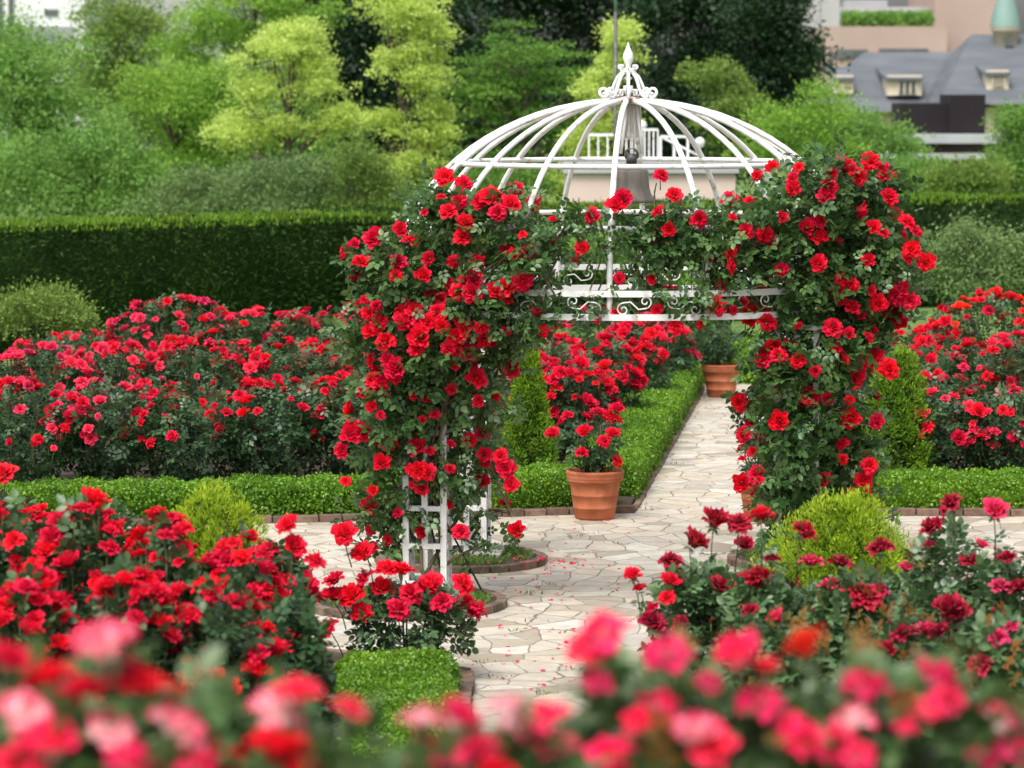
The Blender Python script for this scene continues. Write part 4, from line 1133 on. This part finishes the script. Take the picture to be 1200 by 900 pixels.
LL = [(380 + a / 2.25, 40 + b / 2.25) for a, b in c1] + [(420 + a / 3.75, 240 + b / 3.75) for a, b in c6] + [(380 + a / 2.37, 380 + b / 2.37) for a, b in c3]
climber('mass of climbing red roses over the nearer left pillar and arch', 'fl', SL, LL, 26, 'climb_leaf', 3900, 5, (PIL['fl'].x, PIL['fl'].y - .2, .06), 26.9, R=.072, canes=6, small=60)
SR = [sp(905, 250, 26.7, .28), sp(955, 232, 26.8, .34), sp(1005, 240, 27.1, .33), sp(1000, 310, 27, .44), sp(935, 315, 26.8, .36), sp(1040, 320, 27.2, .26), sp(965, 390, 26.9, .38), sp(920, 450, 26.9, .27), sp(970, 470, 27, .36), sp(918, 430, 26.6, .17), sp(912, 480, 26.6, .17), sp(925, 530, 26.6, .2), sp(908, 570, 26.6, .17), sp(945, 590, 26.6, .2), sp(950, 500, 26.55, .2), sp(958, 420, 26.55, .2), sp(915, 625, 26.6, .16), sp(950, 640, 26.6, .16),
      sp(897, 500, 27.0, .14), sp(960, 545, 27, .36), sp(1000, 575, 27, .2), sp(893, 395, 26.7, .16), sp(865, 315, 26.6, .22), sp(850, 350, 26.6, .16), sp(925, 560, 26.9, .24), sp(1030, 215, 27.1, .14), sp(875, 470, 27, .08), sp(1015, 400, 27.1, .2), sp(905, 590, 27, .16), sp(1045, 370, 27.2, .14), sp(1010, 520, 27, .16)]
r2 = [(440, 483), (470, 380), (472, 405), (485, 350), (415, 352), (375, 372), (570, 365), (605, 355), (640, 375), (672, 337), (705, 355), (715, 370), (722, 430), (555, 430), (565, 400), (545, 487), (505, 510), (540, 542), (535, 605), (600, 640), (595, 695), (620, 660), (627, 720), (577, 773), (695, 708), (790, 520), (783, 567), (760, 670), (745, 690), (780, 700), (740, 735), (770, 495), (820, 600), (430, 845), (485, 860), (395, 855), (465, 820), (415, 820), (650, 865), (685, 850), (720, 880), (670, 800), (395, 530), (440, 620), (640, 465), (680, 510), (365, 690), (385, 730), (350, 745), (403, 758), (303, 437)]
r3 = [(100, 460), (130, 445), (165, 475), (85, 495), (72, 550), (72, 590), (135, 600), (55, 655), (55, 690), (120, 705), (105, 740), (108, 768), (195, 285), (200, 300)]
r4 = [(795, 297), (865, 240), (690, 250), (700, 335), (725, 380), (738, 345), (720, 305), (695, 460), (735, 440), (755, 135)]
RL = [(720 + a / 2.25, 40 + b / 2.25) for a, b in r2] + [(960 + a / 2.045, 200 + b / 2.045) for a, b in r3] + [(560 + a / 2.25, 360 + b / 2.25) for a, b in r4]
climber('mass of climbing red roses over the nearer right pillar and dome edge', 'fr', SR, RL, 25, 'climb_leaf', 4800, 6, (PIL['fr'].x, PIL['fr'].y - .2, .06), 26.8, R=.072, canes=6, small=60)
# the garland along the front of the ring
SG = [sp(x, y, 26.45, r * .86) for x, y, r in [(640, 272, .13), (655, 300, .14), (670, 262, .10), (690, 285, .15), (715, 300, .12), (735, 276, .10), (755, 290, .15), (780, 265, .15), (800, 290, .17), (825, 275, .17), (835, 310, .16), (775, 315, .12), (640, 345, .12), (655, 372, .09), (690, 376, .07), (720, 345, .06), (780, 372, .07), (820, 370, .09), (850, 352, .1), (755, 378, .05), (665, 355, .09), (700, 362, .07), (790, 350, .10), (745, 345, .07), (730, 250, .07), (768, 238, .05), (700, 250, .06), (820, 345, .10), (625, 380, .1), (850, 270, .15), (615, 290, .14), (765, 215, .05), (800, 245, .08), (830, 240, .07)]]
g2 = [(123, 372), (157, 425), (118, 470), (140, 515), (222, 488), (305, 575), (300, 612), (345, 520), (270, 715), (160, 770)]
GLST = [(720 + a / 2.25, 40 + b / 2.25) for a, b in g2] + [(380 + a / 2.25, 40 + b / 2.25) for a, b in [(707, 478), (790, 433), (770, 455), (680, 565)]] + [(727, 241, .055), (726, 326, .05), (700, 372, .05), (722, 366, .055), (770, 363, .05)]
climber('thin garland of climbing red roses along the front of the dome ring', 'fl', SG, GLST, 2, 'climb_leaf', 800, 9, (PIL['fl'].x + .3, PIL['fl'].y + .1, .06), 26.4, R=.066, canes=3, small=14, path=[at(500, 560, 27.0), at(520, 440, 26.9), at(560, 340, 26.7)])
SB = [sp(565, 430, 29.6, .16), sp(585, 480, 29.6, .12), sp(575, 540, 29.6, .13), sp(590, 600, 29.6, .10), sp(600, 625, 29.5, .10), sp(560, 610, 29.6, .12), sp(590, 380, 29.5, .2), sp(610, 330, 29.5, .2)]
climber('thin climbing rose with few blooms on the farther left pillar', 'bl', SB, [(606, 622, .07), (541, 622, .06), (602, 434, .06), (599, 567, .06)], 3, 'climb_leaf', 200, 12, (PIL['bl'].x, PIL['bl'].y - .15, .06), 29.5, R=.065, canes=3)
SD = [sp(950, 330, 29.5, .35), sp(980, 420, 29.5, .35), sp(950, 480, 29.4, .3), sp(975, 540, 29.4, .25), sp(1000, 300, 29.6, .3)]
climber('dark leafed climbing rose on the farther right pillar', 'br', SD, [], 14, 'climb_leaf', 600, 13, (PIL['br'].x, PIL['br'].y - .15, .06), 29.5, R=.07, canes=3)
# ================================================================== trees beyond the hedge
TM = {
    'mid': leaf_mat('mid_green_leaf', [(.085, .19, .042), (.14, .28, .06), (.21, .38, .085), (.29, .46, .12)], .7, .32, .5, .12),
    'olive': leaf_mat('olive_leaf', [(.08, .15, .035), (.14, .23, .05), (.21, .31, .068), (.31, .41, .10)], .65, .3, .5, .12, .5),
    'bright': leaf_mat('bright_green_leaf', [(.09, .22, .03), (.17, .34, .048), (.27, .45, .075), (.38, .54, .12)], .6, .35, .5, .12),
    'yellow': leaf_mat('yellow_green_leaf', [(.23, .33, .05), (.42, .54, .11), (.56, .67, .18), (.69, .76, .30)], .6, .35, .45, .12, .5),
    'maple': leaf_mat('layered_green_leaf', [(.028, .085, .018), (.07, .175, .03), (.14, .28, .045), (.26, .42, .08)], .6, .3, .5, .15),
    'dark': leaf_mat('dark_evergreen_leaf', [(.007, .020, .010), (.014, .038, .017), (.028, .066, .026), (.05, .10, .036)], .5, .15, .35, .25),
    'grey': leaf_mat('grey_green_leaf', [(.075, .14, .05), (.125, .21, .072), (.19, .28, .10), (.27, .37, .15)], .7, .28, .5, .12),
}
TG = 'trees beyond the tall hedge'
T = tree
# dark evergreens at the back
DK = dict(leaf=TM['dark'], cl=.85, ncl=150, per=399, size=0.172, group=TG, tr=.25)
T('evergreen_tree', 'very dark evergreen tree behind the two yellow green trees', 98, [(410, 60, 85, 90), (430, 170, 80, 70), (380, -40, 70, 60)], 415, seed=1, **DK)
T('evergreen_tree', 'dark evergreen tree behind the layered green tree', 100, [(560, 20, 95, 80), (600, 130, 90, 90), (530, 210, 80, 50)], 570, seed=2, **DK)
T('evergreen_tree', 'dark evergreen tree rising behind the dome finial', 102, [(700, 20, 90, 80), (690, 140, 80, 90), (730, 215, 70, 40)], 700, seed=3, **DK)
T('evergreen_tree', 'big dark evergreen tree with wide crown right of the finial', 97, [(820, 30, 90, 80), (860, 110, 80, 70), (800, 180, 80, 60)], 825, seed=4, **DK)
T('evergreen_tree', 'dark evergreen tree at the right end of the row beside the grey tower', 94, [(895, 40, 48, 60), (915, 95, 42, 45), (880, 150, 50, 45)], 890, seed=5, leaf=TM['dark'], cl=.7, ncl=110, per=357, size=0.158, group=TG, tr=.2)
# left group
T('leafy_tree', 'mid green feathery tree at the far left above the tall hedge', 80, [(20, 110, 75, 60), (70, 150, 70, 55), (0, 190, 80, 55), (5, 60, 45, 35)], 40, TM['mid'], 11, cl=.55, ncl=150, per=231, size=0.106, style='droop', group=TG)
T('leafy_tree', 'olive green tree below the white building on the upper left', 92, [(150, 55, 62, 45), (110, 95, 55, 40), (190, 70, 40, 50), (160, 130, 70, 45)], 150, TM['olive'], 12, cl=.6, ncl=140, per=231, size=0.112, group=TG)
T('leafy_tree', 'dense bright green tree with billowing rounded crown', 88, [(290, 20, 82, 48), (255, 62, 55, 42), (340, 50, 55, 50), (300, -30, 60, 40), (225, 100, 30, 30)], 300, TM['bright'], 13, cl=.5, ncl=150, per=357, size=0.092, group=TG)
T('leafy_tree', 'vivid green tree left of the yellow green one with visible trunk', 82, [(225, 150, 62, 50), (185, 120, 45, 40), (255, 120, 45, 40), (215, 200, 55, 35)], 225, TM['bright'], 14, cl=.5, ncl=120, per=252, size=0.099, group=TG)
T('leafy_tree', 'green bushy tree low on the left edge behind the hedge', 76, [(60, 215, 75, 45), (125, 190, 55, 50), (10, 230, 50, 35), (160, 225, 50, 30), (50, 248, 80, 20), (140, 248, 60, 18)], 80, TM['mid'], 15, cl=.48, ncl=130, per=252, size=0.092, style='droop', group=TG)
T('leafy_tree', 'broad mid green tree filling the gap behind the olive tree', 96, [(90, 150, 120, 90), (230, 190, 110, 80), (330, 190, 90, 70)], 170, TM['mid'], 16, cl=.8, ncl=150, per=315, size=0.145, group=TG)
Y = dict(leaf=TM['yellow'], size=0.076, group=TG, bark='bark')
T('young_tree', 'yellow green tree with forked trunk left of the dark gap', 75, [(335, 70, 48, 32), (372, 105, 38, 34), (305, 118, 42, 30), (388, 150, 32, 28), (272, 160, 30, 20), (322, 160, 46, 22), (345, 45, 26, 16)], 334, seed=21, cl=.30, ncl=170, per=230, limb_n=26, shell=.3, tr=.12, **Y)
T('young_tree', 'tall narrow yellow green tree behind the left dome shoulder', 74, [(478, 22, 50, 30), (505, 45, 32, 26), (472, 88, 44, 38), (500, 110, 30, 26), (462, 150, 32, 26), (500, 175, 34, 34), (475, 205, 30, 26), (512, 140, 20, 18), (455, -10, 40, 26)], 482, seed=22, cl=.28, ncl=190, per=252, limb_n=34, shell=.3, tr=.13, **Y)
T('young_tree', 'slim yellow green tree behind the finial and bell', 72, [(726, 50, 18, 24), (716, 85, 20, 22), (702, 112, 24, 20), (712, 150, 26, 26), (688, 170, 26, 26), (668, 215, 28, 26), (700, 200, 26, 26)], 708, seed=23, cl=.26, ncl=130, per=231, limb_n=20, shell=.3, tr=.1, **Y)
T('young_tree', 'dull yellow green tree right of the dome top', 80, [(842, 100, 38, 24), (868, 130, 34, 28), (835, 135, 30, 24), (890, 160, 36, 26), (860, 170, 40, 26)], 852, TM['olive'], 24, cl=.27, shell=.3, ncl=110, per=231, size=0.086, group=TG, limb_n=20)
T('layered_tree', 'green tree with layered horizontal branches behind the dome', 84, [(610, 70, 60, 34), (570, 110, 56, 32), (650, 105, 56, 36), (600, 150, 70, 34), (560, 190, 46, 26), (650, 170, 50, 40), (690, 90, 30, 40), (625, 215, 70, 24)], 622, TM['maple'], 25, cl=.40, ncl=165, per=252, size=0.092, style='layer', group=TG, limb_n=60, shell=.45, bark='palebark')
# shrubs along the back of the hedge
SH = dict(group='shrubs beyond the tall hedge', cat='shrub', limb_n=6, tr=.06)
T('shrub', 'grey green shrub above the tall hedge left of the yellow green tree trunk', 70, [(245, 228, 48, 26), (215, 240, 40, 18), (230, 250, 60, 14)], 240, TM['grey'], 31, cl=.34, ncl=70, per=210, size=0.079, **SH)
T('shrub', 'grey green shrub below the forked yellow green tree', 69, [(345, 212, 62, 28), (310, 228, 50, 22), (385, 225, 40, 24), (330, 244, 80, 14), (400, 242, 40, 14)], 345, TM['grey'], 32, cl=.36, ncl=100, per=210, size=0.079, **SH)
T('shrub', 'yellowish shrub at the foot of the tall narrow yellow green tree', 68, [(425, 215, 38, 26), (455, 230, 34, 22), (405, 190, 22, 18), (440, 242, 50, 14)], 428, TM['olive'], 33, cl=.3, ncl=70, per=210, size=0.073, **SH)
T('shrub', 'dark green shrub left of the low pink building', 70, [(560, 232, 50, 22), (610, 225, 40, 26), (520, 238, 30, 18)], 580, TM['maple'], 34, cl=.34, ncl=80, per=210, size=0.079, **SH)
T('shrub', 'fresh green shrub right of the dome below the big evergreen', 77, [(925, 165, 44, 32), (960, 150, 34, 34), (900, 195, 40, 24), (955, 195, 50, 30)], 935, TM['bright'], 35, cl=.42, ncl=100, per=231, size=0.086, **SH)
T('shrub', 'green shrub in front of the pale house wall', 82, [(1000, 170, 44, 30), (1035, 185, 40, 26), (985, 200, 46, 28)], 1005, TM['mid'], 36, cl=.45, ncl=100, per=231, size=0.092, **SH)
T('shrub', 'pale green shrub below the dark screen building', 78, [(1075, 214, 52, 20), (1030, 214, 40, 20)], 1070, TM['mid'], 37, cl=.4, ncl=80, per=231, size=0.086, **SH)
T('shrub', 'yellowish green shrub near the right edge above the hedge', 76, [(1125, 218, 38, 14), (1150, 212, 30, 16)], 1130, TM['olive'], 38, cl=.36, ncl=70, per=210, size=0.086, **SH)
T('leafy_tree', 'green tree at the right edge beside the grey roofed house', 86, [(1196, 156, 20, 26), (1198, 195, 26, 26), (1185, 205, 26, 22)], 1190, TM['mid'], 39, cl=.42, ncl=100, per=231, size=0.092, group=TG)
T('shrub', 'grey green arching shrub in front of the right tall hedge', 54, [(1140, 292, 36, 26), (1120, 318, 36, 20), (1180, 312, 36, 28), (1150, 338, 56, 18)], 1140, TM['grey'], 40, cl=.3, ncl=90, per=189, size=0.066, style='droop', **{**SH, 'group': 'shrubs in front of the tall hedge'})
T('shrub', 'pale green shrub in front of the left tall hedge', 46.5, [(45, 368, 46, 22), (15, 385, 40, 20), (80, 378, 30, 16)], 45, TM['olive'], 41, cl=.24, ncl=80, per=189, size=0.056, **{**SH, 'group': 'shrubs in front of the tall hedge'})
T('shrub', 'green shrub seen between the pavilion ribs before the tall hedge', 50, [(700, 300, 40, 30), (760, 310, 44, 30), (810, 330, 40, 30)], 745, TM['mid'], 42, cl=.3, ncl=80, per=189, size=0.066, **{**SH, 'group': 'shrubs in front of the tall hedge'})

# ================================================================== buildings and built things far behind
BM_ = {
    'white': plain_mat('white_wall', (.70, .71, .72), (.80, .80, .80), .7, .4),
    'tower': plain_mat('grey_tile_wall', (.40, .40, .40), (.47, .46, .45), .7, .3),
    'pink': plain_mat('pink_tile_wall', (.40, .29, .255), (.46, .335, .295), .8, .4),
    'palepink': plain_mat('pale_pink_wall', (.60, .47, .41), (.68, .54, .47), .8, .6),
    'cream': plain_mat('cream_wall', (.68, .58, .43), (.76, .66, .51), .8, .5),
    'slate': plain_mat('slate_roof', (.10, .112, .128), (.145, .156, .172), .7, 1.2, stretch=(.4, .4, 3)),
    'copper': plain_mat('green_copper', (.17, .28, .25), (.24, .36, .32), .6, .8),
    'screen': plain_mat('dark_brown_panel', (.010, .007, .009), (.018, .013, .014), .9, .5),
    'glass': plain_mat('dim_glass', (.06, .07, .075), (.16, .17, .17), .15, .5, spec=.8),
    'ledge': plain_mat('pale_grey_ledge', (.34, .355, .37), (.44, .455, .46), .6, .6),
}
def bx(p0, p1, q0, q1, d, th):           # pixel box on the front face at depth d -> centre, size
    a = at(p0, q1, d); b = at(p1, q0, d)
    return ((a.x + b.x) / 2, d + th / 2, (a.z + b.z) / 2), (b.x - a.x, th, b.z - a.z)
def part(name, mat, root, boxes, bevel=0):
    m = MB(root.location)
    for b in boxes: m.box(*b)
    return m.build(name, mat, root, bevel=bevel)
def down(p0, p1, q0, d, th):             # from a pixel height down to the ground
    a = at(p0, q0, d); b = at(p1, q0, d)
    return ((a.x + b.x) / 2, d + th / 2, a.z / 2 - .05), (b.x - a.x, th, a.z + .1)

# low pink building with white railing just beyond the hedge
t = thing('low_building', 'low pale pink flat roofed building seen through the dome ribs', 'building', (gx(762, 66), 66, 0))
part('wall', BM_['palepink'], t, [down(664, 862, 203, 66, 3.5)])
part('roof_slab', BM_['ledge'], t, [bx(660, 866, 190, 203, 65.9, 3.7)])
rl = MB(t.location)
def railing(p0, p1, q0, q1, d, step, thick=.03):
    a, b = at(p0, q1, d), at(p1, q0, d)
    rl.box(((a.x + b.x) / 2, d, b.z), (b.x - a.x, .05, .05)); rl.box(((a.x + b.x) / 2, d, a.z + .06), (b.x - a.x, .04, .04))
    n = max(1, round((b.x - a.x) / step))
    for i in range(n + 1): rl.box((a.x + (b.x - a.x) * i / n, d, (a.z + b.z) / 2), (thick, .035, b.z - a.z))
railing(745, 771, 152, 190, 66.4, .085); rl.build('railing', M['paint'], t); rl = MB(t.location); railing(774, 806, 160, 190, 66.4, .26, .05)
a, b = at(774, 160, 66.4), at(826, 186, 66.4)
rl.tube([a, b], .025, 6)
rl.build('railing', M['paint'], t); rl = MB(t.location)
railing(690, 745, 158, 190, 67.5, .2); rl.build('railing', M['paint'], t)
for (px, py) in ((752, 147), (820, 167)):
    p = at(px, py, 66.7); m = MB(t.location)
    m.lathe([(0, -.1), (.06, -.09), (.105, 0), (.08, .07), (0, .11)], p, 14); m.tube([p - Vector((0, 0, .1)), (p.x, p.y, at(px, 191, 66.7).z)], .025, 6)
    m.build('globe_light', M['paint'], t)
p = at(721, 190, 63.2)
t = thing('slim_pole', 'slim dark metal pole rising behind the dome finial', 'pole', (p.x, 63.2, 0))
m = MB(t.location); m.tube([(p.x, 63.2, 0), (p.x, 63.2, at(721, 14, 63.2).z)], .034, 8); m.build('shaft', M['iron'], t)
m = MB(t.location); m.tube([(p.x, 63.2, at(721, 14, 63.2).z), (p.x, 63.2, at(721, -60, 63.2).z)], .03, 8); m.build('upper_shaft', BM_['copper'], t)

# slate roofed house
D = 150
t = thing('slate_roofed_house', 'grey slate roofed house with dormers and green copper turret', 'house', (gx(1090, D), D, 0))
part('wall', BM_['cream'], t, [down(962, 1150, 130, D + 1, 12)])
part('side_wing_wall', BM_['cream'], t, [down(1115, 1270, 125, D - 3, 14)])
def roof(pts_eave, pts_ridge, name='roof', mat='slate'):
    m = MB(t.location); e, r = pts_eave, pts_ridge
    m.add(e + r, [(0, 1, 5, 4), (2, 3, 4, 5), (3, 0, 4), (1, 2, 5), (3, 2, 1, 0)])
    return m.build(name, BM_[mat], t)
zE = at(1000, 131, D).z
e0, e1 = at(950, 131, D), at(1160, 131, D)
rz = at(1016, 61, D + 6)
R0 = roof([Vector((e0.x, D, zE)), Vector((e1.x, D, zE)), Vector((e1.x, D + 14, zE)), Vector((e0.x, D + 14, zE))], [Vector((rz.x, D + 7, rz.z)), Vector((e1.x + 1, D + 7, rz.z))])
zW = at(1150, 122, D - 4).z; w0, w1 = at(1100, 122, D - 4), at(1280, 122, D - 4); a0, a1 = at(1142, 40, D + 3), at(1240, 40, D + 3)
R1 = roof([Vector((w0.x, D - 4, zW)), Vector((w1.x, D - 4, zW)), Vector((w1.x, D + 12, zW)), Vector((w0.x, D + 12, zW))], [Vector((a0.x, D + 4, a0.z)), Vector((a1.x, D + 4, a1.z))])
def dormer(p0, p1, q0, q1, d, th, w0, w1, v0, v1):
    wl = part('dormer', BM_['cream'], t, [bx(p0, p1, q0 + 6, q1, d, th)])
    m = MB(t.location); a = at(p0 - 2.5, q0 + 9, d - .25); b = at(p1 + 2.5, q0 + 9, d - .25); z1 = at(p0, q0 - 4, d).z
    m.add([a, b, Vector((b.x, d + th, z1)), Vector((a.x, d + th, z1)), a - Vector((0, 0, .12)), b - Vector((0, 0, .12)), Vector((b.x, d + th, z1 - .3)), Vector((a.x, d + th, z1 - .3))], [(0, 1, 2, 3), (7, 6, 5, 4), (0, 4, 5, 1), (1, 5, 6, 2), (2, 6, 7, 3), (3, 7, 4, 0)])
    m.build('dormer_roof', BM_['slate'], wl)
    part('window', BM_['glass'], t, [bx(w0, w1, v0, v1, d - .06, .1)]).parent = wl
    mm = MB(t.location)
    xs = np.linspace(w0, w1, 4)
    for x in xs: mm.box(*bx(x - .8, x + .8, v0, v1, d - .14, .08))
    mm.build('window_bars', BM_['cream'], wl)
dormer(1040, 1080, 82, 112, D + 1.2, 4, 1053, 1074, 96, 111)
dormer(978, 1000, 82, 110, D + 1.6, 4, 980, 988, 98, 109)
dormer(1156, 1182, 76, 106, D - 2.4, 4, 1164, 1176, 88, 102)
# turret
tx, ty = at(1182, 40, D + 2).x, D + 3
k = D / FPX
m = MB(t.location); zb, zt = at(1182, 58, D + 3).z, at(1182, 37, D + 3).z
m.lathe([(15 * k, zb - 1.2), (15 * k, zt), (17.5 * k, zt), (17.5 * k, zt + .2)], (tx, ty, 0), 8); tb = m.build('turret', BM_['cream'], t)
m = MB(t.location)
m.lathe([(18.5 * k, zt + .2), (17 * k, zt + .5), (13.5 * k, zt + 1.1), (9.5 * k, zt + 1.55), (7 * k, zt + 1.8), (5.5 * k, zt + 2.6), (.1, zt + 3.6), (0, zt + 4.4)], (tx, ty, 0), 8); m.build('turret_roof', BM_['copper'], tb)
part('turret_window', BM_['glass'], t, [bx(1178, 1187, 43, 54, D + 3 - 15 * k - .15, .12)]).parent = tb
# dark screen building with terrace in front of it
D2 = 138
t = thing('dark_panel_building', 'dark brown panelled block with pale terrace in front of the slate house', 'building', (gx(1110, D2), D2, 0))
part('panel_wall', BM_['screen'], t, [bx(1054, 1113, 121, 160, D2, 3), bx(1113, 1155, 111, 160, D2 - .3, 3.4)])
part('terrace_slab', BM_['ledge'], t, [bx(1060, 1172, 158, 168, D2 - 3, 7)])
part('lower_storey', plain_mat('brown_wall', (.09, .065, .055), (.15, .11, .095), .8, .5), t, [bx(1066, 1166, 168, 180, D2 - 2, 5)])
part('lower_ledge', BM_['ledge'], t, [bx(1058, 1164, 180, 187, D2 - 3.4, 7)])
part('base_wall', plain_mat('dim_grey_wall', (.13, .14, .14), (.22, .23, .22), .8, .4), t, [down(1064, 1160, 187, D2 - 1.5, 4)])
# pink block with roof garden
D3 = 210
t = thing('pink_tiled_block', 'pink tiled office block with planted roof terrace behind the slate house', 'building', (gx(1050, D3), D3, 0))
part('wall', BM_['pink'], t, [down(967, 1110, 31, D3, 14)])
part('rear_wall', BM_['pink'], t, [down(1096, 1172, -60, D3 + 3, 14)])
for (p0, p1, q0, q1) in ((979, 1017, 58, 69), (1030, 1088, 57, 66), (972, 976, 60, 73), (972, 977, 88, 96), (982, 1010, 86, 95)):
    part('window', BM_['glass'], t, [bx(p0, p1, q0, q1, D3 - .12, .3)])
part('parapet_rail', BM_['ledge'], t, [bx(985, 1096, 8, 14, D3 + 6, .3), bx(990, 1040, 0, 8, D3 + 7, 2)])
rng = np.random.default_rng(3); lm = LM(); n = 2600
pa, pb = at(988, 30, D3 + 1.5), at(1092, 16, D3 + 1.5)
P = np.stack([rng.uniform(pa.x, pb.x, n), D3 + 1.5 + rng.uniform(-.8, .8, n), pa.z + (pb.z - pa.z) * rng.random(n) ** 1.3], 1)
lm.add(TQ, P, rdir(n) + [[0, 0, .5]], rdir(n), .34)
link('roof_planting', lm.mesh('roof_planting', t.location), TM['mid'], t)
D4 = 240
t = thing('grey_tower', 'plain grey tower block beside the dark evergreen tree', 'building', (gx(950, D4), D4, 0))
part('wall', BM_['tower'], t, [down(926, 985, -80, D4, 14)])
part('wall_joint', BM_['ledge'], t, [bx(960, 962, -80, 120, D4 - .1, .2)])
t = thing('white_block', 'white building with dark vertical bands at the upper left corner', 'building', (gx(50, 190), 190, 0))
part('wall', BM_['white'], t, [down(-60, 98, -80, 190, 12)])
part('band', BM_['glass'], t, [bx(10, 15, -80, 32, 189.9, .2)]); part('band', BM_['glass'], t, [bx(-4, 2, -80, 32, 189.9, .2)])
part('window', BM_['glass'], t, [bx(52, 68, 11, 18, 189.9, .2)])
part('base_ledge', plain_mat('mid_grey', (.25, .26, .27), (.33, .34, .35), .7, .4), t, [bx(20, 85, 31, 52, 189.7, 3)])
t = thing('grey_block', 'pale grey building peeking between the olive and bright green trees', 'building', (gx(180, 200), 200, 0))
part('wall', BM_['tower'], t, [down(98, 262, -80, 200, 12)])
part('window_band', BM_['glass'], t, [bx(98, 116, -10, 12, 199.9, .2)])
